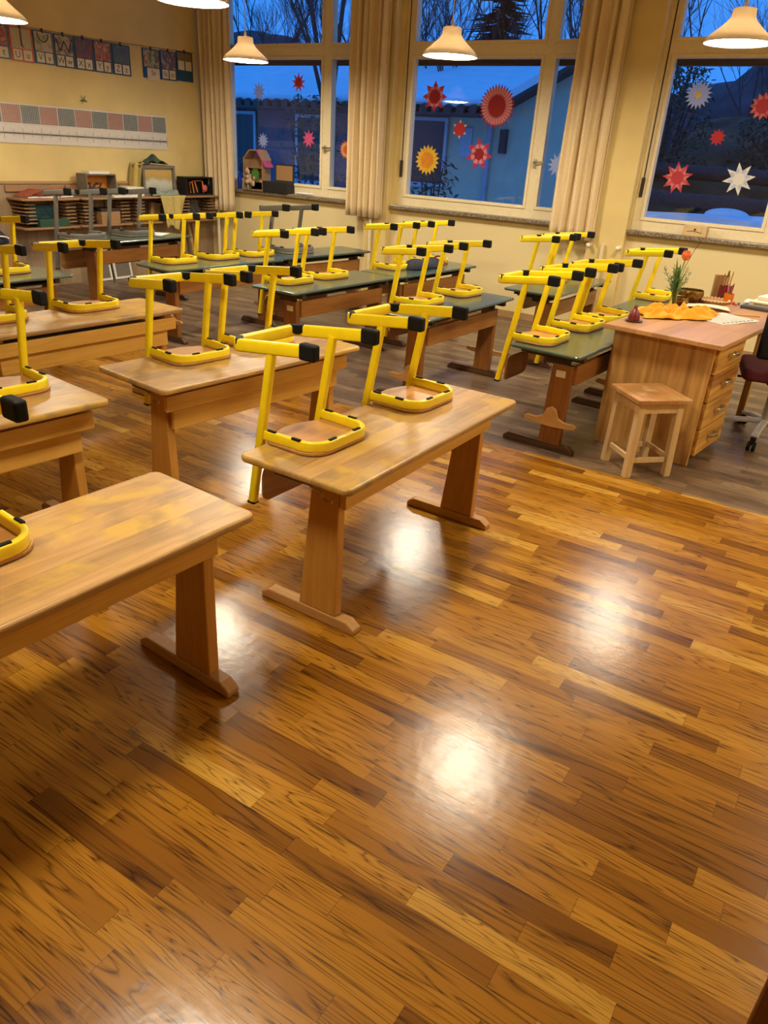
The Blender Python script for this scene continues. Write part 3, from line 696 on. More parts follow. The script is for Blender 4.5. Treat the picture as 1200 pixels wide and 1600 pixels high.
M['bronze'] = plain('hammered_bronze', (0.24, 0.15, 0.045), 0.32, 1.0, var=0.5, scale=45, bump=0.4)
def bowl(label, x, y, r, hgt):
    o = MB().lathe([(0, 0), (r * .55, 0), (r * .85, hgt * .22), (r, hgt * .55), (r * .96, hgt * .9), (r * .93, hgt), (r * .88, hgt * .98), (r * .93, hgt * .55), (r * .78, hgt * .25), (r * .5, .006), (0, .006)], 40).build('singing_bowl', 'bronze', smooth=50)
    o.location = (x, y, ZT); return tag(o, label, 'bowl', 'bronze singing bowls')
bowl('smaller bronze singing bowl in front, beside the glass vase', 5.545, 1.065, .058, .055)
bowl('larger bronze singing bowl behind the small one', 5.74, 1.04, .088, .085)
M['dark_red'] = plain('dark_red_glaze', (0.16, 0.012, 0.016), 0.35); M['dark_dish'] = plain('dark_dish', (0.05, 0.035, 0.03), 0.4)
o = MB().lathe([(0, 0), (.035, 0), (.052, .004), (.053, .008), (.035, .006), (0, .005)], 32).build('saucer', 'dark_dish', smooth=50); o.location = (4.665, 1.135, ZT); tag(o, 'small dark saucer under the red bell figure', 'saucer')
o = MB().lathe([(0, 0), (.034, 0), (.035, .012), (.032, .035), (.026, .052), (.016, .064), (.010, .074), (.012, .080), (.008, .088), (0, .092)], 28).build('bell_figure', 'dark_red', smooth=60); o.location = (4.668, 1.138, ZT + .0065); tag(o, 'dark red rounded bell-shaped figure on a saucer at the desk corner', 'ornament')
# sheets and books
def sheet(name, label, cx, cy, lx, ly, rz, mt, z=ZT, th=.003, cat='paper'):
    t = thing(name, label, cat, (cx, cy, z), rz); MB().box(-lx / 2, lx / 2, -ly / 2, ly / 2, 0, th).build('page', mt, t); return t
PL = sheet('open_planner', 'open white planner sheet with printed grid near the desk front edge', 5.225, .715, .36, .27, math.radians(-26), 'white', th=.006)
g = MB()
for i in range(9): g.box(-.165 + i * .041, -.1645 + i * .041 + .0012, -.10, .09, .0062, .0065)
for i in range(12): g.box(-.165, .165, -.10 + i * .017, -.0992 + i * .017 + .0008, .0062, .0065)
for i in range(8): g.box(-.160 + i * .041, -.135 + i * .041, -.118, -.103, .0062, .0066)
g.build('printed_grid', 'ink', PL)
mb = MB().grid(20, 8, lambda u, v: (-.15 + .30 * u, -.07 + .14 * v, .010 + .018 * math.sin(PI * u) * (1 + .6 * math.sin(5 * v + 3 * u)) * (1 - abs(v - .5))))
o = mb.build('paper_bag', 'cream', smooth=80, solid=.003); o.location = (5.54, .885, ZT); o.rotation_euler = (0, 0, math.radians(-75)); tag(o, 'crumpled cream paper bag behind the planner', 'paper bag')
M['tan'] = plain('tan_tray_weave', (0.40, 0.22, 0.09), 0.8)
TR = thing('woven_tray', 'tan woven tray between the bronze bowls and the pencil jar', 'tray', (5.86, .90, ZT), math.radians(-10))
MB().lathe([(0, 0), (.10, 0), (.112, .022), (.106, .022), (.095, .006), (0, .006)], 32).build('tray_body', 'tan', TR, smooth=50)
k = MB()
for i in range(28):
    a = 2 * PI * i / 28; k.ball((.109 * math.cos(a), .109 * math.sin(a), .021), .007, .007, .006, 6, 4)
k.build('rim_beads', 'cream', TR)
M['red_glass'] = plain('red_pencil_jar', (0.17, 0.012, 0.018), 0.2); M['orange_cup'] = plain('orange_cup', (0.75, 0.20, 0.01), 0.3); M['tan_wood'] = wood('pencil_block_wood', (0.30, 0.15, 0.05), (0.44, 0.24, 0.09), .5, axis=2)
# pencil station
px, py = 6.05, .865
o = MB().box(-.018, .018, -.05, .05, 0, .165).build('wooden_block', 'tan_wood', bevel=.004); o.location = (px + .085, py + .055, ZT); o.rotation_euler = (0, 0, .5); tag(o, 'upright brown wooden block behind the red pencil jar', 'block')
J = thing('pencil_jar', 'dark red jar holding scissors and pencils', 'jar', (px, py, ZT))
MB().lathe([(0, 0), (.045, 0), (.047, .01), (.047, .10), (.044, .10), (.044, .012), (0, .01)], 28).build('jar_body', 'red_glass', J, smooth=50)
def pencil(label, x, y, tilt, az, ln, mt, base):
    d = Vector((math.sin(tilt) * math.cos(az), math.sin(tilt) * math.sin(az), math.cos(tilt)))
    t = thing('pencil', label, 'pencil', (x, y, base)); MB().tube([(0, 0, 0), d * ln], .0042, 6).build('shaft', mt, t); MB().tube([d * ln, d * (ln + .014)], .0042, 6, r2=.0008).build('tip', 'ply', t); return t
M['p_yellow'] = plain('pencil_yellow', (.6, .35, .02), .4); M['p_blue'] = plain('pen_blue', (.02, .05, .25), .4); M['p_red'] = plain('pen_red', (.5, .03, .05), .4); M['p_green'] = plain('pen_green', (.05, .25, .12), .4); M['p_pink'] = plain('pen_pink', (.7, .12, .25), .4)
for i, (lab, mt, az, dx, dy) in enumerate((('tan pencil leaning left in the red jar', 'ply', 2.4, -.012, .012), ('dark pencil upright at the back of the red jar', 'tray', 1.2, .015, .015), ('yellow pencil leaning right in the red jar', 'p_yellow', -.6, .012, -.012), ('bare wood pencil leaning forward in the red jar', 'ply', 3.9, -.012, -.015))):
    pencil(lab, px + dx, py + dy, .10, az, .150 + .012 * i, mt, ZT + .012)
S = thing('scissors', 'scissors with bronze handles standing in the red jar', 'scissors', (px, py + .004, ZT + .012))
s = MB()
for q in (-1, 1): s.tube([(q * .016 + .014 * math.cos(2 * PI * i / 12), 0, .172 + .022 * math.sin(2 * PI * i / 12)) for i in range(12)], .0035, 6, closed=True)
s.build('finger_loops', 'bronze', S, smooth=60); MB().box(-.008, .008, -.002, .002, .0, .152).build('blades', 'steel', S)
CU = thing('orange_cup', 'small orange cup of coloured pens in front of the red jar', 'cup', (5.945, .815, ZT))
MB().lathe([(0, 0), (.028, 0), (.033, .01), (.034, .065), (.031, .065), (.030, .012), (0, .01)], 24).build('cup_body', 'orange_cup', CU, smooth=50)
for i, (lab, mt, az) in enumerate((('pink pen in the orange cup', 'p_pink', 2.2), ('blue pen in the orange cup', 'p_blue', -.5), ('green pen in the orange cup', 'p_green', .6), ('red pen in the orange cup', 'p_red', 3.6))):
    pencil(lab, 5.945 + .008 * math.cos(az), .815 + .008 * math.sin(az), .14, az, .105 + .01 * (i % 2), mt, ZT + .012)
for lab, x, y, mt in (('small red bead beside the orange cup', 5.89, .765, 'p_red'), ('small green bead beside the red bead', 5.91, .735, 'p_green'), ('small pink bead right of the orange cup', 5.86, .745, 'p_pink')):
    o = MB().ball((0, 0, .011), .012, .010, .011, 10, 6).build('glass_bead', mt, smooth=80); o.location = (x, y, ZT); tag(o, lab, 'bead', 'beads by the orange cup')
o = MB().tube([(0, 0, .004), (.17, 0, .004)], .004, 6).build('pencil', 'p_yellow'); o.location = (5.44, .69, ZT); o.rotation_euler = (0, 0, -1.1); tag(o, 'green-yellow pencil lying behind the planner', 'pencil')
M['book_dark'] = plain('dark_book_cover', (.06, .06, .075), .5)
o = MB().box(-.16, .16, -.12, .12, 0, .022).build('closed_book', 'book_dark', bevel=.003); o.location = (5.93, .565, ZT); o.rotation_euler = (0, 0, -.15); tag(o, 'dark grey book at the bottom of the pile at the right edge', 'book', 'books on the teacher desk')
BK = thing('closed_book', 'cream book with printed spine on the dark book at the right edge', 'book', (5.95, .53, ZT + .0225), -.15, 'books on the teacher desk')
MB().box(-.15, .15, -.11, .11, 0, .03).build('cover', 'cream', BK, bevel=.003)
mm = MB()
for i in range(14): mm.box(-.1507, -.150, .07 - i * .010, .076 - i * .010 , .009, .021)
mm.build('spine_print', 'ink', BK)
o = MB().box(-.10, .10, -.075, .075, 0, .026).build('closed_book', 'white', bevel=.003); o.location = (5.99, .53, ZT + .053); o.rotation_euler = (0, 0, -.2); tag(o, 'white book on top of the pile at the right edge', 'book', 'books on the teacher desk')
o = MB().box(-.09, .09, -.06, .06, 0, .008).build('loose_papers', 'white'); o.location = (6.14, .665, ZT); tag(o, 'loose white papers left of the book pile', 'paper')

# dark bag on the green desk
M['bag'] = plain('dark_blue_bag_cloth', (0.012, 0.014, 0.03), 0.8); M['bag_red'] = plain('red_bag_lining', (0.25, 0.02, 0.03), 0.7)
B = thing('cloth_bag', 'dark blue slumped cloth bag with red trim on the green desk', 'bag', (6.33, 3.56, DH), -.12)
def bagfn(u, v):
    x = -.27 + .52 * u; env = math.sin(PI * min(1, u * 1.0)) ** .45; a = PI * v
    return (x, -.11 * env * math.cos(a) * (1 + .15 * math.sin(9 * u)), .002 + .125 * env * math.sin(a) * (.75 + .25 * math.sin(7 * u + 2 * v)))
MB().grid(40, 14, bagfn).build('bag_body', 'bag', B, smooth=80, solid=.004)
MB().tube([(.20 + .03 * math.sin(t * .8), -.085 * math.cos(t), .012 + .08 * math.sin(t)) for t in [PI * i / 12 for i in range(13)]], .009, 8).build('trim_band', 'bag_red', B, smooth=60)
o = MB().box(-.13, .13, -.09, .09, 0, .003).build('paper_sheet', 'white'); o.location = (5.68, 6.45, .661); o.rotation_euler = (0, 0, .5); tag(o, 'white sheet of paper right of the grey chairs on the green desk', 'paper')

# ================================================================== LEFT WALL
WY = YL - .001
FRONT = Matrix.Rotation(PI / 2, 3, 'X')
def wall_text(mb, x, z, y):      # text mesh in xy -> standing on the left wall, facing the room
    m = MB(); m.v = [(x + v[0], y, z + v[1]) for v in mb.v]; m.f = [tuple(f) for f in mb.f]; return m
PIC = {}
def picmat(name, cols, seed):
    t = NT(name); tc = t.n('ShaderNodeTexCoord'); nz = t.n('ShaderNodeTexNoise'); nz.inputs['Scale'].default_value = 9; nz.inputs['Detail'].default_value = 3; nz.inputs['Distortion'].default_value = 1.5
    mp = t.n('ShaderNodeMapping'); mp.inputs['Location'].default_value = (seed * 3.1, seed, 0); t.l(tc.outputs['Object'], mp.inputs[0]); t.l(mp.outputs[0], nz.inputs['Vector'])
    n = len(cols); t.base(t.ramp(nz.outputs['Fac'], [(.3 + .4 * i / (n - 1), c) for i, c in enumerate(cols)])); t.rough(.6); return t.m
grn, vio, brn, pal, rd, blu = (.12, .20, .10), (.12, .08, .16), (.25, .14, .07), (.5, .42, .28), (.35, .06, .05), (.10, .14, .22)
POST = [ # x0, x1, z0, z1, card, picture colours, letters, label
 (4.90, 5.145, 2.185, 2.475, 'blue_card', (pal, rd, pal), ('T', 't'), 'letter T poster at the left edge under the hanging lamp'),
 (5.158, 5.405, 2.18, 2.475, 'red_card', (pal, (.45, .36, .2), pal), ('U', 'u'), 'letter U poster on a red card, the only red one'),
 (5.418, 5.642, 2.185, 2.475, 'blue_card', (pal, (.5, .42, .28), grn), ('V', 'v'), 'letter V poster with a green wreath drawing, right of the red one'),
 (5.655, 5.885, 2.18, 2.475, 'blue_card', (vio, pal, blu), ('W', 'w'), 'letter W poster with a violet wave drawing'),
 (5.897, 6.125, 2.18, 2.477, 'blue_card', (grn, rd, vio, grn), ('X', 'x'), 'letter X poster with red figure on green'),
 (6.137, 6.368, 2.18, 2.477, 'blue_card', (pal, rd, pal), ('Y', 'y'), 'letter Y poster with a narrow drawing'),
 (6.38, 6.63, 2.18, 2.477, 'blue_card', (grn, blu, vio), ('Z', 'z'), 'letter Z poster with a grey-green drawing, last of the long row'),
 (6.81, 7.065, 2.19, 2.487, 'blue_card', (rd, pal, grn, rd), ('Sp', ''), 'letter Sp poster with a red drawing, first of the right three'),
 (7.075, 7.32, 2.195, 2.495, 'blue_card', (pal, vio, pal), ('St', 'st'), 'letter St poster with a grey drawing, middle of the right three'),
 (7.33, 7.59, 2.205, 2.515, 'blue_card', (grn, brn, grn), ('', ''), 'half-empty blue poster nearest the curtain')]
for i, (x0, x1, z0, z1, card, cols, let, lab) in enumerate(POST):
    t = thing('letter_poster', lab, 'poster', ((x0 + x1) / 2, WY - .006, z0), 0, 'letter posters on the yellow wall'); w = x1 - x0; h = z1 - z0
    MB().box(-w / 2, w / 2, -.004, .004, 0, h).build('backing_card', card, t)
    last = i == 9
    MB().box(-w * .44, w * .44, -.006, -.0045, h * (.68 if last else .38), h * .965).build('drawing', picmat('drawing_%s' % lab.split()[1].lower(), cols, i + 1), t)
    if i == 3: MB().sweep([(-w * .40, -.0085, h * .86), (-w * .22, -.0085, h * .48), (0, -.0085, h * .80), (w * .22, -.0085, h * .48), (w * .40, -.0085, h * .88)], flat_prof(.004, .022), up=(0, -1, 0)).build('painted_wave', plain('violet_paint', vio, .6), t)
    if i == 2: MB().tube([(.062 * math.cos(PI + PI * q / 12), -.0075, h * .93 + .075 * math.sin(PI + PI * q / 12)) for q in range(13)], .006, 6).build('painted_wreath', plain('green_paint', (.05, .09, .04), .6), t)
    if i == 1: MB().box(-.008, .008, -.0075, -.006, h * .45, h * .92).tube([(-.006, -.007, h * .55), (.018, -.007, h * .42)], .005, 5).build('painted_figure', plain('dark_paint', (.06, .05, .06), .6), t)
    for q, ch in ((-1, let[0]), (1, let[1])):
        z2 = h * (.38 if last else .04); cw = w * .19
        if i == 7 and q == 1: continue
        cx = q * w * .225 if i != 7 else 0.02; cw2 = cw if i != 7 else w * .36
        c = MB().box(cx - cw2, cx + cw2, -.0065, -.0045, z2 - (.03 if i == 7 else 0), z2 + h * .31).build('letter_card', 'cream', t)
        if ch:
            tm = text_mb(ch, .085 if len(ch) == 1 else .07); wall_text(tm, cx, z2 + h * .155, -.0072).build('letter', 'ink', c)
    MB().box(-.006, .006, -.010, .004, h - .02, h + .022).build('hanging_clip', 'tray', t)
cord = MB().tube([(4.5, WY - .004, 2.488), (6.2, WY - .004, 2.487), (7.66, WY - .004, 2.525)], .0018, 5).build('hanging_string', 'tray'); tag(cord, 'thin cord along the wall that the letter posters hang from', 'cord')

# number line banner
NL = thing('number_line_banner', 'long white banner of red and grey dots above a number line', 'banner', (7.105, WY - .004, 1.435)); NL.rotation_euler = (0, .003, 0)
LB = 2.75; HB = .368
def bf(u, v): return (-LB + LB * u, -.002 - .006 * abs(math.sin(9 * u)) * v * v - .004 * math.sin(23 * u) ** 2 * (1 - v) ** 2, HB * v + .004 * math.sin(14 * u) * v)
M['banner'] = plain('laminated_white_sheet', (0.70, 0.65, 0.58), 0.22, var=0.03)
MB().grid(90, 6, bf).build('banner_sheet', 'banner', NL, smooth=80)
bw = .2145
for b in range(12):
    m = MB()
    for i in range(10):
        for j in range(10):
            x = -.028 - b * bw - i * .0205; z = HB * .53 + j * .0166; q = .0066
            m.add([(x - q, -.0125, z - q), (x + q, -.0125, z - q), (x + q, -.0125, z + q), (x - q, -.0125, z + q)], [(0, 1, 2, 3)])
    m.build('hundred_field', 'dot_teal' if b % 2 == 0 else 'dot_red', NL)
tk = MB().box(-LB + .02, -.012, -.0125, -.0120, HB * .245, HB * .262)
for i in range(121):
    x = -.014 - i * bw / 10; hh = .052 if i % 10 == 0 else (.034 if i % 5 == 0 else .014)
    tk.box(x - .0016, x + .0016, -.0125, -.0120, HB * .253 - hh, HB * .253 + hh)
tk.build('number_scale', 'ink', NL)
O = MB().tube([(-.03, 0, 0), (.03, -.01, .004)], .006, 6).tube([(.0, -.005, 0), (.022, -.01, .05)], .007, 6, r2=.003).tube([(0, 0, .002), (-.04, -.01, .05)], .002, 5).tube([(0, 0, .002), (-.03, -.012, -.03)], .002, 5).tube([(.01, 0, 0), (.045, -.012, -.006)], .004, 5).build('straw_ornament', 'fern'); O.location = (5.93, WY - .02, 1.885)
tag(O, 'little dark straw ornament on the wall above the number banner', 'ornament')

# wall racks with runner rails
M['rack'] = wood('rack_wood', (0.30, 0.16, 0.07), (0.40, 0.23, 0.11), 0.5)
def rack(label, x0, x1):
    t = thing('wall_rack', label, 'shelf', ((x0 + x1) / 2, YL - .024, 0), 0, 'wooden wall racks'); w = (x1 - x0) / 2 - .012; D = .30
    def slab(z, d, n):
        MB().prism([(-w, 0), (w, 0), (w - .0, -d + .03), (w - .03, -d), (-w + .03, -d), (-w, -d + .03)], z - .010, z + .010).build(n, 'rack', t, bevel=.003)
    slab(.925, D, 'upper_board'); slab(.640, D - .04, 'lower_board')
    MB().box(-w, w, -.022, 0, .985, 1.045).build('back_rail', 'rack', t, bevel=.003)
    for s in (-1, 1):
        MB().box(s * (w - .20) - .008, s * (w - .20) + .008, -.02, 0, .65, 1.03).build('upright', 'rack', t)
        for k in range(6):
            z = .690 + k * .036; r = MB()
            r.prism([(-.13, z - .012), (-.02, z), (-.02, z + .012), (-.13, z + .004)], -D + .05, -.005, axis=1) if False else r.box(s * (w - .10) - .062, s * (w - .10) + .062, -D + .06, -.004, z, z + .011)
            r.build('runner_rail', 'rack', t)
    MB().box(-w + .02, w - .02, -.06, 0, .585, .628).build('bottom_rail', 'rack', t, bevel=.003)
RX = [(4.84, 5.55), (5.55, 6.28), (6.28, 7.00), (7.00, 7.68)]
for (a, b), lab in zip(RX, ('leftmost wooden wall rack, holding red folders on top', 'second wooden wall rack from the left, under the orange box', 'third wooden wall rack, under the landscape box', 'rightmost wooden wall rack beside the corner curtain')): rack(lab, a, b)
ZU, ZLo = .9355, .6505
M['orange_paint'] = plain('orange_painted_card', (0.62, 0.20, 0.015), 0.6); M['grey_card'] = plain('grey_card', (0.17, 0.14, 0.11), .7); M['card'] = plain('brown_cardboard', (0.36, 0.20, 0.085), 0.8, var=0.06)
def open_box(name, label, x, y, z, w, h, d, outer, inner, cat='box', rz=0.0, rim=.012, deep=0.0):
    t = thing(name, label, cat, (x, y, z), rz)
    MB().box(-w / 2, -w / 2 + rim, -d, 0, 0, h).box(w / 2 - rim, w / 2, -d, 0, 0, h).box(-w / 2 + rim, w / 2 - rim, -d, 0, 0, rim).box(-w / 2 + rim, w / 2 - rim, -d, 0, h - rim, h).build('box_shell', outer, t)
    MB().box(-w / 2 + rim, w / 2 - rim, -.02 - deep, -.002, rim, h - rim).build('box_back', inner, t); return t
ob = open_box('diorama_box', 'open orange-painted box with a black motif and white top flap', 5.90, 7.708, ZU, .40, .235, .17, 'grey_card', 'orange_paint')
bt = MB(); rb = random.Random(5)
for k in range(26): bt.ball((rb.uniform(-.11, .10), -.024, .10 + rb.uniform(-.028, .030)), .016, .004, .013, 7, 5)
bt.tube([(-.06, -.024, .09), (-.07, -.024, .03)], .005, 5).tube([(.05, -.024, .09), (.06, -.024, .03)], .005, 5).tube([(0, -.024, .09), (-.01, -.024, .04)], .005, 5)
bt.build('black_motif', 'ink', ob); MB().box(-.15, .12, -.16, -.04, .236, .262).build('white_flap', 'white', ob)
o = MB().box(-.14, .14, -.09, .09, 0, .10).build('storage_box', 'white', bevel=.004); o.location = (6.38, 7.62, ZU); tag(o, 'low pale grey box between the orange box and landscape box', 'box')
o = MB().box(-.17, .17, -.12, .12, 0, .018).build('paper_stack', 'white'); o.location = (6.20, 7.56, ZU); 
o.location = (6.12, 7.585, ZU - .0) ; o.scale = (.01, .01, .01) if False else (1, 1, 1)
o.location = (6.115, 7.53, ZU); o.dimensions = o.dimensions; tag(o, 'flat stack of white sheets at the front of the second rack', 'paper')
# landscape box
def land():
    t = NT('painted_landscape'); tc = t.n('ShaderNodeTexCoord'); sx = t.n('ShaderNodeSeparateXYZ'); t.l(tc.outputs['Object'], sx.inputs[0]); nz = t.n('ShaderNodeTexNoise'); nz.inputs['Scale'].default_value = 5; t.l(tc.outputs['Object'], nz.inputs['Vector'])
    z = t.math('ADD', t.math('DIVIDE', sx.outputs[2], .30), t.math('MULTIPLY_ADD', nz.outputs['Fac'], .5, -.25))
    t.base(t.ramp(z, [(.1, (.14, .20, .17)), (.3, (.40, .42, .36)), (.5, (.55, .55, .45)), (.64, (.42, .30, .10)), (.78, (.55, .33, .06)), (.95, (.45, .38, .22))])); t.rough(.7); return t.m
M['land'] = land(); M['cloth_yellow'] = plain('pale_yellow_cloth', (.55, .43, .14), .8, var=.12); M['cloth_teal'] = plain('dark_teal_cloth', (.05, .075, .06), .8, var=.3)
lb = open_box('landscape_box', 'open box with a painted yellow and blue landscape inside', 6.73, 7.705, ZU, .50, .335, .18, 'grey_card', 'land', rim=.03, deep=.13)
def cloth(name, label, mt, fn, loc, nx=40, ny=24):
    o = MB().grid(nx, ny, fn).build(name, mt, smooth=80, solid=.004); o.location = loc; return tag(o, label, 'cloth', 'cloths on the landscape box')
cloth('draped_cloth', 'pale yellow cloth hanging from the rack below the landscape box', 'cloth_yellow', lambda u, v: ((-.21 + .42 * u) * (.45 + .55 * v) + .02, -.012 * math.sin(16 * u + 2 * v) - .02 - .03 * v, -.36 + .37 * v + .03 * math.sin(5 * u) * (1 - v)), (6.80, 7.46, ZU))
cloth('draped_cloth', 'dark teal cloth crumpled on top of the landscape box', 'cloth_teal', lambda u, v: (-.20 + .36 * u, -.17 + .16 * v, .012 + .05 * abs(math.sin(6 * u + 2 * v)) * math.sin(PI * u) + .06 * math.exp(-((u - .55) / .12) ** 2) * math.sin(PI * v)), (6.75, 7.725, ZU + .336))
cloth('draped_cloth', 'pale yellow cloth over the upper left corner of the landscape box', 'cloth_yellow', lambda u, v: (-.05 - .09 * v + .012 * math.sin(9 * u), -.20 + .20 * u, .035 * math.sin(PI * (1 - v)) - .26 * v * v + .01 * math.sin(14 * u)), (6.57, 7.73, ZU + .345))
M['cloth_pale'] = plain('pale_teal_cloth', (.26, .30, .22), .8, var=.25)
cloth('draped_cloth', 'pale teal cloth lying at the front foot of the landscape box', 'cloth_pale', lambda u, v: (-.20 + .42 * u, -.06 + .06 * v + .01 * math.sin(9 * u), .006 + .06 * math.sin(PI * v) * (.4 + .6 * abs(math.sin(4 * u + 1)))), (6.76, 7.53, ZU))
M['orange_pipe'] = plain('orange_pipe_cleaner', (.80, .22, .05), .8); M['pinkball'] = plain('pink_ball', (.62, .13, .10), .7); M['black_card'] = plain('black_card', (.012, .012, .014), .6)
bb = open_box('figure_box', 'open black box with an orange wire figure and pink ball inside', 7.40, 7.708, ZU, .46, .21, .17, 'black_card', 'black_card')
fg = MB()
for pts in ([(-.10, -.10, .02), (-.11, -.10, .14), (-.05, -.10, .16), (.09, -.10, .165), (.12, -.10, .13), (.13, -.10, .02)], [(-.09, -.12, .15), (-.06, -.12, .02)], [(-.04, -.12, .15), (.0, -.12, .03)], [(.09, -.12, .16), (.10, -.12, .03)]): fg.tube(pts, .008, 6)
fg.build('wire_figure', 'orange_pipe', bb, smooth=60); MB().ball((.12, -.13, .075), .04, .03, .045).build('ball', 'pinkball', bb, smooth=80)
# red folders
M['folder'] = plain('red_folder', (.30, .05, .035), .5)
for i, (x, y, rz, lab) in enumerate(((5.02, 7.60, .15, 'red folder lying open at the left end of the rack'), (5.20, 7.58, -.2, 'red folder in the middle of the leftmost rack top'), (5.40, 7.62, .25, 'red folder at the right end of the leftmost rack top'))):
    t = thing('paper_folder', lab, 'folder', (x, y, ZU), rz, 'red folders on the rack')
    MB().box(-.11, .11, -.10, .10, 0, .004).build('cover', 'folder', t); MB().box(-.10, .10, -.095, .095, .004, .016).build('sheets', 'white', t)
    c = MB().box(0, .22, -.10, .10, 0, .004, rot=Matrix.Rotation(-.28, 3, 'Y'), at=(-.11, 0, .017)).build('cover', 'folder', t)
M['green_box'] = plain('dark_green_box', (.025, .075, .04), .6); M['teal_book'] = plain('teal_picture_cover', (.035, .12, .14), .5, var=.5, scale=40)
o = MB().box(-.18, .18, -.10, .10, 0, .075).build('storage_box', 'green_box', bevel=.004); o.location = (5.22, 7.60, ZLo); tag(o, 'dark green box on the lower board of the leftmost rack', 'box')
o = MB().box(-.15, .15, -.012, .012, 0, .13, rot=Matrix.Rotation(.12, 3, 'X')).build('picture_book', 'teal_book'); o.location = (5.17, 7.66, ZLo + .078); tag(o, 'teal patterned book standing on the dark green box', 'book')
cb = thing('cardboard_box', 'tan cardboard box with dark lid on the second rack lower board', 'box', (5.95, 7.60, ZLo)); MB().box(-.13, .13, -.10, .10, 0, .135).build('box_body', 'card', cb, bevel=.003); MB().box(-.135, .135, -.105, .105, .135, .165).build('box_lid', 'tray', cb, bevel=.003)
M['blue_crate'] = plain('violet_blue_tub', (.05, .045, .26), .5)
o = MB().box(-.14, .14, -.09, .09, 0, .06).build('plastic_tub', 'blue_crate', bevel=.006); o.location = (7.42, 7.60, ZLo); tag(o, 'flat violet-blue tub on the rightmost rack lower board', 'tub')
M['plastic'] = plain('dark_clear_bag', (.06, .055, .06), .25)
cloth_o = MB().grid(20, 14, lambda u, v: (-.11 + .22 * u + .01 * math.sin(8 * v), -.05 - .03 * math.sin(PI * u) + .01 * math.sin(11 * u + 5 * v), .062 + .17 * v)).build('plastic_bag', 'plastic', smooth=80, solid=.003); cloth_o.location = (7.32, 7.64, ZLo); tag(cloth_o, 'dark crumpled plastic bag on the rightmost rack', 'bag')
o = MB().box(-.07, .07, -.02, .02, 0, .19, rot=Matrix.Rotation(.2, 3, 'Y')).build('brown_binder', 'card'); o.location = (6.66, 7.60, ZLo + .016); tag(o, 'brown binder leaning inside the third rack', 'binder')
# leaning boards and post in the corner, leaning frames under the rack
for i, (x, lab) in enumerate(((7.30, 'left one of the two pale boards leaning in the room corner'), (7.38, 'right one of the two pale boards leaning in the room corner'))):
    o = MB().box(-.022, .022, -.012, .012, 0, .60, rot=Matrix.Rotation(-.22, 3, 'X')).build('leaning_board', 'rail_wood'); o.location = (x, 7.56, .003); tag(o, lab, 'board', 'boards leaning in the corner')
for i, (x, lab) in enumerate(((5.88, 'grey picture frame leaning on the wall under the second rack'), (6.18, 'second leaning picture frame, right of the grey one, under the rack'))):
    R_ = Matrix.Rotation(-.16, 3, 'X'); t = thing('framed_picture', lab, 'picture frame', (x, 7.66, .004), 0, 'frames leaning at the wall')
    MB().box(-.13, -.105, -.01, .01, 0, .34, rot=R_).box(.105, .13, -.01, .01, 0, .34, rot=R_).box(-.105, .105, -.01, .01, 0, .025, rot=R_).box(-.105, .105, -.01, .01, .315, .34, rot=R_).build('frame_rim', 'white', t)
    MB().box(-.105, .105, -.003, .006, .025, .315, rot=R_).build('picture', 'grey_card', t)
# brown box with a bag at the far left
o = MB().box(-.30, .11, -.20, .20, 0, .54).build('wooden_crate', 'card', bevel=.005); o.location = (4.43, 7.42, 0); tag(o, 'tall brown box at the left edge behind the yellow chair', 'box')
B2 = thing('school_bag', 'dark blue and white bag lying on the tall brown box', 'bag', (4.42, 7.40, .541)); MB().grid(24, 12, lambda u, v: (-.20 + .36 * u, -.13 * math.sin(PI * u) ** .5 * math.cos(PI * v), .15 * math.sin(PI * u) ** .5 * math.sin(PI * v) + .002)).build('bag_body', 'bag', B2, smooth=80, solid=.004)
MB().tube([(-.02 + .12 * math.cos(t), -.125, .05 + .03 * math.sin(t)) for t in [PI * i / 10 for i in range(11)]], .008, 6).build('white_stripe', 'white', B2, smooth=60)

# ================================================================== WINDOW SILLS
SZ = SILL + .0035
HX = XW - .01
hs = thing('cardboard_house', 'cardboard dollhouse with pink roof and green star on the left sill', 'toy house', (HX, 6.93, SZ), 0)
M['kraft'] = plain('kraft_card', (.34, .20, .10), .8); M['pink_roof'] = plain('pink_patterned_roof', (.45, .06, .14), .7, var=.5, scale=60); M['green_star'] = plain('green_star_paper', (.06, .20, .03), .7); M['bark'] = plain('crumpled_paper', (.55, .38, .26), .8, var=.3)
MB().box(-.085, .07, -.16, -.148, 0, .36).box(-.085, .07, .148, .16, 0, .36).box(.06, .07, -.148, .148, 0, .40).box(-.085, .06, -.148, .148, 0, .01).box(-.085, .06, -.148, .148, .26, .268).build('house_walls', 'kraft', hs)
MB().prism([(-.175, .355), (-.09, .47), (.05, .47), (.165, .36), (.150, .352), (.045, .455), (-.085, .455), (-.162, .345)], -.09, .075, axis=0).build('card_roof', 'kraft', hs)
MB().prism([(-.23, .28), (-.215, .275), (-.06, .468), (-.075, .475)], -.098, .05, axis=0).build('pink_roof', 'pink_roof', hs)
st = MB(); n = 12
st.prism([((.075 if i % 2 == 0 else .055) * math.cos(2 * PI * i / (2 * n)), (.075 if i % 2 == 0 else .055) * math.sin(2 * PI * i / (2 * n))) for i in range(2 * n)], -.003, .003, axis=0); st.build('green_star', 'green_star', hs, loc=(-.089, -.045, .19))
cr = MB(); rb = random.Random(2)
for k in range(16): cr.ball((-.07 + rb.uniform(-.012, .02), rb.uniform(-.03, .12), .03 + .25 * rb.random()), .018, rb.uniform(.02, .035), rb.uniform(.02, .04), 7, 5)
cr.build('crumpled_paper', 'bark', hs)
gp = MB(); rb = random.Random(3)
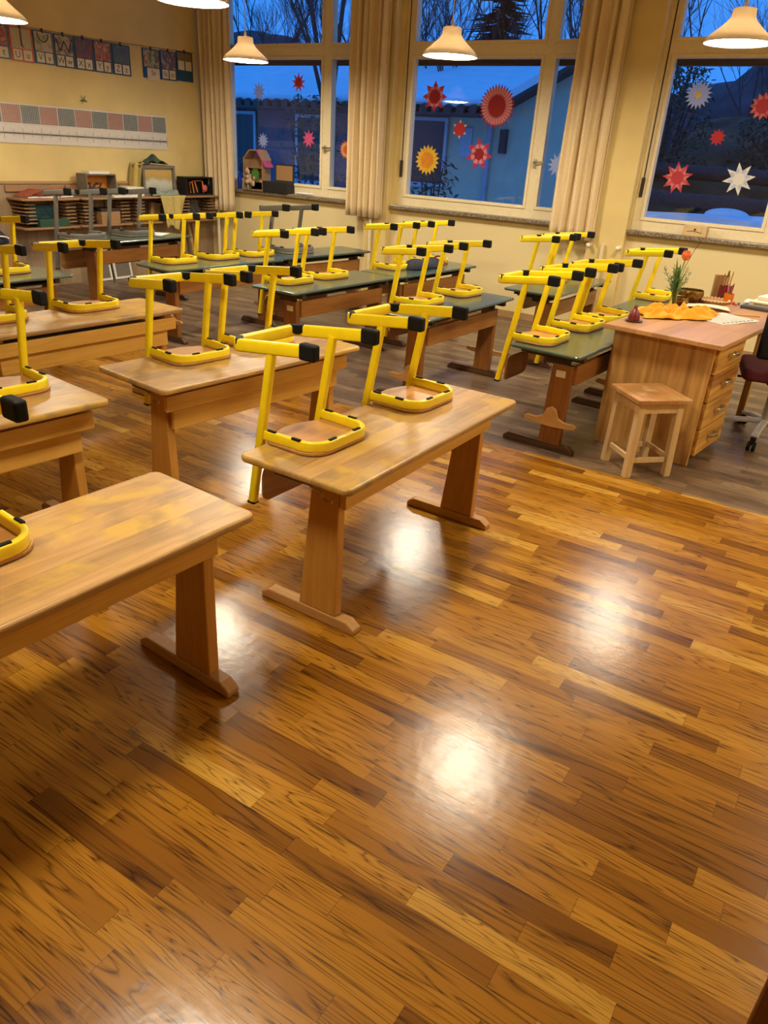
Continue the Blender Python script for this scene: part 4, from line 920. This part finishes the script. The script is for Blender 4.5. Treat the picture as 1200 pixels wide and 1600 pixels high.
for k in range(30):
    c = Vector((-.075 + rb.uniform(-.012, .01), rb.uniform(.03, .16), rb.uniform(.012, .08))); d = Vector((rb.uniform(-1, 1), rb.uniform(-1, 1), rb.uniform(0, 1))).normalized() * .03; w = d.orthogonal().normalized() * .008; gp.add([c - w, c + w, c + d], [(0, 1, 2)])
gp.build('paper_leaves', 'fern', hs)
db = thing('open_case', 'dark open case with tan lid on the sill beside the cardboard house', 'case', (HX, 6.57, SZ), 0)
MB().box(-.09, .06, -.20, .20, 0, .125).build('case_body', 'black_card', db, bevel=.004); MB().box(.05, .064, -.19, .10, .125, .325).build('case_lid', 'tray', db); MB().box(.046, .0505, -.175, .085, .14, .31).build('lid_lining', 'card', db)
o = MB().ball((0, 0, .02), .035, .15, .018, 20, 8).build('white_dish', 'white', smooth=80); o.location = (HX - .02, 6.15, SZ); tag(o, 'flat white rounded dish on the sill right of the dark case', 'dish')
M['blue_bottle'] = plain('blue_glass_bottle', (.02, .04, .35), .1)
o = MB().lathe([(0, 0), (.028, 0), (.03, .01), (.03, .13), (.014, .17), (.012, .215), (0, .215)], 20).build('glass_bottle', 'blue_bottle', smooth=50); o.location = (HX + .03, 7.26, SZ); tag(o, 'blue glass bottle on the sill left of the cardboard house', 'bottle')
o = MB().lathe([(0, 0), (.03, 0), (.036, .09), (.033, .09), (.028, .006), (0, .006)], 20).build('glass_jar', 'grey_card', smooth=50); o.location = (HX - .04, 7.30, SZ); tag(o, 'small grey jar on the sill beside the curtain', 'jar')
sg = thing('wooden_block', 'small light wooden block with a dark knot on the right window sill', 'block', (XW - .02, 1.50, SZ), 0)
MB().box(-.05, .035, -.105, .105, 0, .095).build('block_body', 'pine', sg, bevel=.006); MB().ball((-.05, .0, .062), .006, .011, .009).tube([(-.052, .07, .04), (-.053, 0.02, .05), (-.052, -.07, .035)], .002, 5).build('dark_knot', 'tray', sg)

# paper stars on the panes
def star(label, y, z, r, n, inner, mt, rot=0.0, core=None):
    t = thing('paper_star', label, 'paper star', (PX - .0085, y, z), 0, 'paper window stars')
    pts = [((r if i % 2 == 0 else r * inner) * math.sin(PI * i / n + rot), (r if i % 2 == 0 else r * inner) * math.cos(PI * i / n + rot)) for i in range(2 * n)]
    MB().prism(pts, -.002, .002, axis=0).build('star_rays', mt, t)
    if core: MB().prism([(core[0] * r * math.sin(PI * i / n + rot) * (1 if i % 2 else .8), core[0] * r * math.cos(PI * i / n + rot) * (1 if i % 2 else .8)) for i in range(2 * n)], -.0045, -.0022, axis=0).build('star_core', core[1], t)
WHT, RED, DRD, PNK = (.62, .62, .66), (.42, .02, .03), (.28, .008, .012), (.62, .08, .22)
M['s_white'] = translucent('white_star_paper', (.72, .74, .80), .6); M['s_white2'] = paper_star_mat('white_folded_paper', (.66, .64, .62), (.42, .45, .58), 8, .135)
M['s_red8'] = paper_star_mat('red_folded_paper', (.42, .03, .05), (.58, .17, .17), 9, .14, .55); M['s_core'] = plain('dark_red_paper', DRD, .8)
M['s_pinkred'] = paper_star_mat('pink_red_paper', (.45, .02, .07), (.62, .25, .32), 8, .145, .5); M['s_big'] = paper_star_mat('big_red_paper', (.40, .012, .035), (.62, .26, .28), 32, .205, .62)
M['s_pink'] = plain('pink_paper', PNK, .8); M['s_orange'] = paper_star_mat('orange_paper', (.62, .10, .02), (.66, .42, .16), 16, .10, .6); M['s_yellow'] = plain('yellow_paper', (.72, .42, .03), .8); M['s_amber'] = plain('amber_paper', (.68, .24, .01), .8)
M['s_red'] = plain('red_paper', RED, .8); M['s_cream'] = plain('cream_star_paper', (.66, .50, .22), .8)
star('white star on the left window, above the cardboard house', 6.967, 2.148, .105, 10, .50, 's_white')
star('small white star directly behind the cardboard house roof', 6.911, 1.61, .09, 11, .52, 's_white')
star('red star high on the left window under the pendant lamp', 6.346, 2.25, .105, 9, .48, 's_pink', core=(.5, 's_red'))
star('plain pink star low on the left window', 6.184, 1.66, .105, 9, .5, 's_pink')
star('orange striped star on the narrow sash beside the curtain', 5.62, 1.57, .105, 16, .68, 's_orange')
star('pink and red eight-pointed star under the lamp, middle window', 4.479, 2.138, .150, 8, .62, 's_pinkred', core=(.5, 's_core'))
star('largest star, dark red and many-pointed, on the middle window', 3.736, 2.065, .205, 34, .78, 's_big', core=(.56, 's_core'))
star('small cream and red star in the centre of the middle window', 4.142, 1.839, .095, 6, .45, 's_cream', core=(.8, 's_red'))
star('red and pink seven-pointed star low on the middle window', 3.884, 1.611, .160, 7, .56, 's_pinkred', .1, core=(.4, 's_core'))
star('bright yellow sun star low on the middle window', 4.515, 1.521, .155, 18, .74, 's_yellow', core=(.58, 's_amber'))
star('white star half hidden by the curtain on the middle window sash', 2.985, 1.558, .118, 12, .55, 's_white')
star('white many-pointed star high on the right window', 1.763, 2.203, .120, 18, .66, 's_white', core=(.28, 's_cream'))
star('smallest red star in the centre of the right window', 1.518, 1.871, .072, 10, .62, 's_red')
star('large red folded star low on the right window', 1.793, 1.518, .142, 9, .55, 's_red8', .12)
star('large white eight-pointed star low on the right window', 1.254, 1.543, .140, 8, .5, 's_white2', .2)
star('red star cut by the right edge, high on the right window', 1.204, 2.125, .112, 12, .66, 's_red8')

# cupboard edge at the lower right corner
M['cup'] = wood('brown_cupboard_wood', (.16, .055, .012), (.24, .085, .02), .4, axis=2)
cp = thing('wooden_cabinet', 'brown wooden cabinet edge in the lower right corner', 'cabinet', (1.215, -.235, 0), math.radians(-12))
MB().box(-.45, .0, -.45, 0, 0, .80).build('cabinet_body', 'cup', cp, bevel=.004); MB().box(-.46, .012, -.46, .012, .80, .825).build('cabinet_top', 'cup', cp, bevel=.004)

# ================================================================== OUTSIDE
M['snow'] = plain('snow', (.78, .80, .84), .8, var=.05, scale=3); M['render'] = plain('pale_render', (.62, .58, .42), .9, var=.08, scale=3); M['render_dark'] = plain('violet_grey_boards', (.16, .12, .15), .9, var=.1, scale=4)
M['tile'] = plain('dark_roof_tile', (.06, .05, .05), .8, var=.4); M['earth'] = plain('brown_hillside', (.12, .055, .018), .95, var=.6, scale=2.5); M['pane_dark'] = plain('dark_outer_glass', (.02, .025, .03), .15); M['white_frame'] = plain('outer_white_frame', (.55, .55, .6), .6)
M['treebark'] = plain('bare_tree_bark', (.045, .035, .035), .9, var=.3); M['conifer'] = plain('conifer_needles', (.018, .03, .022), .9, var=.3); M['leafdark'] = plain('evergreen_leaf', (.035, .05, .025), .7, var=.5, scale=8); M['pipe_out'] = plain('zinc_downpipe', (.42, .44, .5), .5)
g = struct(MB().grid(24, 24, lambda u, v: (XW + .32 + 45 * u, -22 + 50 * v, -.25 + (.0 if v > .5 else 0) + .5 * max(0, u * 45 - 4) / 20)), 'ground', 'snow')
# neighbouring low building: long wing with snowy roof and a nearer gable
nb = thing('neighbour_building', 'low neighbouring building with snow-covered roof outside the windows', 'building', (14, 7, -.2))
MB().box(0, .3, 1.45, 9.3, 0, 2.62).build('long_wall', 'render_dark', nb)
MB().prism([(-3.2, 0), (1.45, 0), (1.45, 2.58), (-.60, 2.58), (-2.3, 3.45), (-3.2, 3.45)], .0, .3, axis=0).build('gable_wall', 'render', nb)
roof = MB().grid(60, 14, lambda u, v: (-.75 + 5.2 * v, -.62 + 10.2 * u, 2.60 + 1.25 * v + .02 * math.sin(9 * u * 6.28) + .03 * math.sin(40 * u) * v)).build('snow_roof', 'snow', nb, smooth=80, solid=.09)
ti = MB()
for i in range(41): ti.tube([(-.82, -.55 + i * .25, 2.50), (-.35, -.55 + i * .25, 2.60)], .085, 8)
ti.build('eave_tiles', 'tile', nb, smooth=60); MB().box(-.80, .02, -.6, 9.4, 2.42, 2.46).build('eave_board', 'tile', nb)
MB().sweep([(-.10, -.35, 2.47), (-.10, -2.3, 3.47)], [(-.3, -.05), (.3, -.05), (.3, .05), (-.3, .05)], up=(0, 0, 1)).build('verge_board', 'tile', nb)
MB().sweep([(.1, -.45, 2.60), (.1, -2.3, 3.55), (.1, -3.3, 3.55)], [(-.5, -.06), (.5, -.06), (.5, .06), (-.5, .06)]).build('gable_snow', 'snow', nb)
MB().tube([(-.06, -.33, 2.5), (-.06, -.33, 0)], .05, 10).build('downpipe', 'pipe_out', nb, smooth=60); MB().box(-.12, .0, -.68, -.56, 1.85, 2.25).build('wall_lantern', 'tile', nb)
for (ya, yb, za, zb_) in ((5.45, 6.1, 1.15, 2.32), (3.6, 4.2, 1.1, 2.3), (.62, 1.33, 1.25, 2.34)):
    w = MB().box(-.05, .0, ya, yb, za, zb_).build('window', 'pane_dark', nb)
    MB().box(-.08, -.045, ya - .06, ya, za - .06, zb_ + .06).box(-.08, -.045, yb, yb + .06, za - .06, zb_ + .06).box(-.08, -.045, ya, yb, zb_, zb_ + .06).box(-.10, -.045, ya - .06, yb + .06, za - .08, za).build('window_frame', 'white_frame', w)
MB().box(-.03, 0, .05, .30, 1.75, 2.25).build('white_shutter', 'white_frame', nb)

# bare trees
def tree_mesh(seed, hgt, spread, depth=6, lean=0.0):
    r = random.Random(seed); m = MB()
    def grow(p, d, ln, rad, k):
        q = p + d * ln; m.tube([p, q], rad, 5 if rad > .03 else 3, r2=rad * .72)
        if k == 0: return
        for i in range(3 if k > 1 else 2 + r.randrange(2)):
            nd = (d + Vector((r.uniform(-1, 1), r.uniform(-1, 1), r.uniform(-.25, .75))) * spread).normalized()
            grow(p.lerp(q, r.uniform(.45, 1.0)), nd, ln * r.uniform(.60, .84), rad * .55, k - 1)
    grow(Vector((0, 0, 0)), Vector((lean, lean, 1)).normalized(), hgt * .30, hgt * .010, depth); return m
protos = [tree_mesh(21, 9, .62), tree_mesh(33, 8, .7), tree_mesh(47, 10, .55)]
pm = []
for k, mb in enumerate(protos):
    o = mb.build('bare_tree', 'treebark'); pm.append(o)
TRP = [(0, 13.0, 9.6, .3, 'thick bare tree behind the snowy roof, seen through the left window sash'), (1, 19.5, 15.5, 1.2, 'bare tree behind the snowy roof at the far left of the left window'),
 (2, 20.5, 13.2, 2.5, 'bare tree behind the snowy roof in the middle of the left window'), (0, 20, 11.4, 4.0, 'bare tree behind the snowy roof right of the left window centre'),
 (1, 17.5, 9.0, .6, 'bare tree seen through the upper middle window, left of the conifer'), (2, 18.5, 6.6, 3.1, 'bare tree seen through the upper middle window, right of the conifer'),
 (0, 21, 5.2, 5.2, 'bare tree above the gable of the low building'), (1, 18.5, 2.6, 2.2, 'bare tree on the hillside outside the right window'), (2, 24, 17.5, .9, 'distant bare tree at the left of the left window'), (2, 23, 9.5, 1.7, 'distant bare tree behind the conifer'), (1, 24, 12.2, 5.9, 'distant bare tree behind the left window roof'), (0, 22.5, 19.5, 2.0, 'distant bare tree farthest left behind the left window'),
 (2, 21.8, 7.4, 4.4, 'slender bare tree beyond the conifer, right half of the middle window'), (0, 23.5, 14.8, 3.3, 'distant bare tree between the two behind the snowy roof'), (2, 19, .4, 5.0, 'bare tree at the right edge of the right window')]
used = set()
for k, x, y, rz, lab in TRP:
    if k in used: o = pm[k].copy(); COL.objects.link(o)
    else: o = pm[k]; used.add(k)
    o.location = (x, y, -.2); o.rotation_euler = (0, 0, rz); tag(o, lab, 'tree', 'bare winter trees')
# conifer
cf = thing('conifer_tree', 'dark conifer behind the low building in the upper middle window', 'tree', (19.6, 9.4, -.2)); r = random.Random(8); m = MB()
for k in range(900):
    h = r.uniform(.9, 7.5); R = 1.9 * (1 - h / 8.2) + .15; a = r.uniform(0, 6.28); d = Vector((math.cos(a), math.sin(a), -.25 + .3 * h / 8)); s = d.normalized().cross(Vector((0, 0, 1))) * .11
    rr = R * r.uniform(.55, 1.0); b = Vector((0, 0, h)); m.add([b - s * .4, b + s * .4, b + d * rr * .6 + s * 1.4, b + d * rr, b + d * rr * .6 - s * 1.4], [(0, 1, 2, 3, 4)])
m.build('needles', 'conifer', cf); MB().tube([(0, 0, 0), (0, 0, 7.8)], .16, 8, r2=.02).build('trunk', 'treebark', cf)
# leafy shrubs in front of the building
def shrub(label, x, y, h, w, n, seed, mt='leafdark', z=-.2, stems=7, cat='shrub', ll=.13):
    r = random.Random(seed); t = thing('garden_shrub', label, cat, (x, y, z), 0, 'evergreen shrubs outside'); s = MB(); f = MB()
    for k in range(stems):
        a = r.uniform(0, 6.28); q = Vector((w * .7 * math.cos(a) * r.random(), w * .7 * math.sin(a) * r.random(), h * r.uniform(.7, 1))); s.tube([(q.x * .2, q.y * .2, 0), (q.x * .6, q.y * .6, q.z * .6), q], .012, 4)
    for k in range(n):
        a = r.uniform(0, 6.28); u = r.random() ** .6; hh = h * r.uniform(.08, 1); R = w * (1 - .55 * (hh / h) ** 2); p = Vector((R * u * math.cos(a), R * u * math.sin(a), hh))
        d = Vector((r.uniform(-1, 1), r.uniform(-1, 1), r.uniform(-.9, .3))).normalized() * ll; e = d.orthogonal().normalized() * ll * .16
        f.add([p, p + d * .5 + e, p + d, p + d * .5 - e], [(0, 1, 2, 3)])
    f.build('foliage', mt, t); s.build('stems', 'treebark', t)
shrub('leafy shrub at the lower left of the middle window', 10.6, 5.95, 1.75, .55, 420, 1)
shrub('leafy shrub in front of the house wall, right half of the left window', 11.2, 8.65, 2.55, .85, 900, 2)
shrub('leafy shrub outside the left window behind the cardboard house', 11.0, 10.1, 1.5, .6, 420, 3)
shrub('tall dark evergreen bush on the left side of the right window', 13.0, 3.2, 1.75, .70, 2200, 4, ll=.10, z=1.35)
shrub('broad dark evergreen bush in the middle of the right window', 13.4, 1.72, 1.35, .72, 2400, 5, ll=.10, z=1.4)
shrub('dark evergreen bush at the right of the right window', 13.0, .35, 1.15, .65, 1800, 6, ll=.10, z=1.35)
# snowy terrace with a brown bank rising behind it, outside the right window
ter = MB().grid(30, 10, lambda u, v: (9.6 + 2.2 * v, -3 + 6.4 * u, -.25 + 1.30 * min(1, v * 5) + .06 * math.sin(9 * u + 3 * v) * (v > .1))).build('snow_terrace', 'snow', smooth=80); ter['kind'] = 'structure'
bk = MB().grid(40, 16, lambda u, v: (11.7 + 4.5 * v + .25 * math.sin(7 * u), -3 + 6.4 * u, 1.0 + 1.55 * v ** .8 + .10 * math.sin(13 * u + 5 * v) + .05 * math.sin(31 * u + 17 * v))).build('earth_bank', 'earth', smooth=80); bk['kind'] = 'structure'
for lab, x, y, z, ln, rz in (('upper fallen log on the bank outside the right window', 12.3, 2.0, 1.52, 3.0, 1.45), ('lower fallen log on the bank outside the right window', 11.75, 1.7, 1.16, 3.4, 1.62)):
    o = MB().tube([(-ln / 2, 0, 0), (ln / 2, 0, .05)], .10, 9).build('fallen_log', 'treebark', smooth=60); o.location = (x, y, z); o.rotation_euler = (0, 0, rz); tag(o, lab, 'log', 'logs on the bank')
sm = MB().ball((0, 0, 0), .25, .28, .09, 20, 10).build('snow_heap', 'snow', smooth=80); sm.location = (11.1, 1.80, 1.08); tag(sm, 'rounded heap of snow at the foot of the bank, right window', 'snow')
# wooded hill far behind
M['hill'] = plain('wooded_hillside', (.05, .045, .05), .95, var=.6, scale=1.2)
hl = MB().grid(60, 10, lambda u, v: (26 + 10 * v, -12 + 50 * u, -.3 + (5.6 + .8 * math.sin(9 * u) + .5 * math.sin(23 * u + 1) + .35 * math.sin(61 * u) + .25 * math.sin(117 * u)) * math.sin(PI / 2 * v) ** .7)).build('wooded_hill', 'hill', smooth=80); hl['kind'] = 'structure'
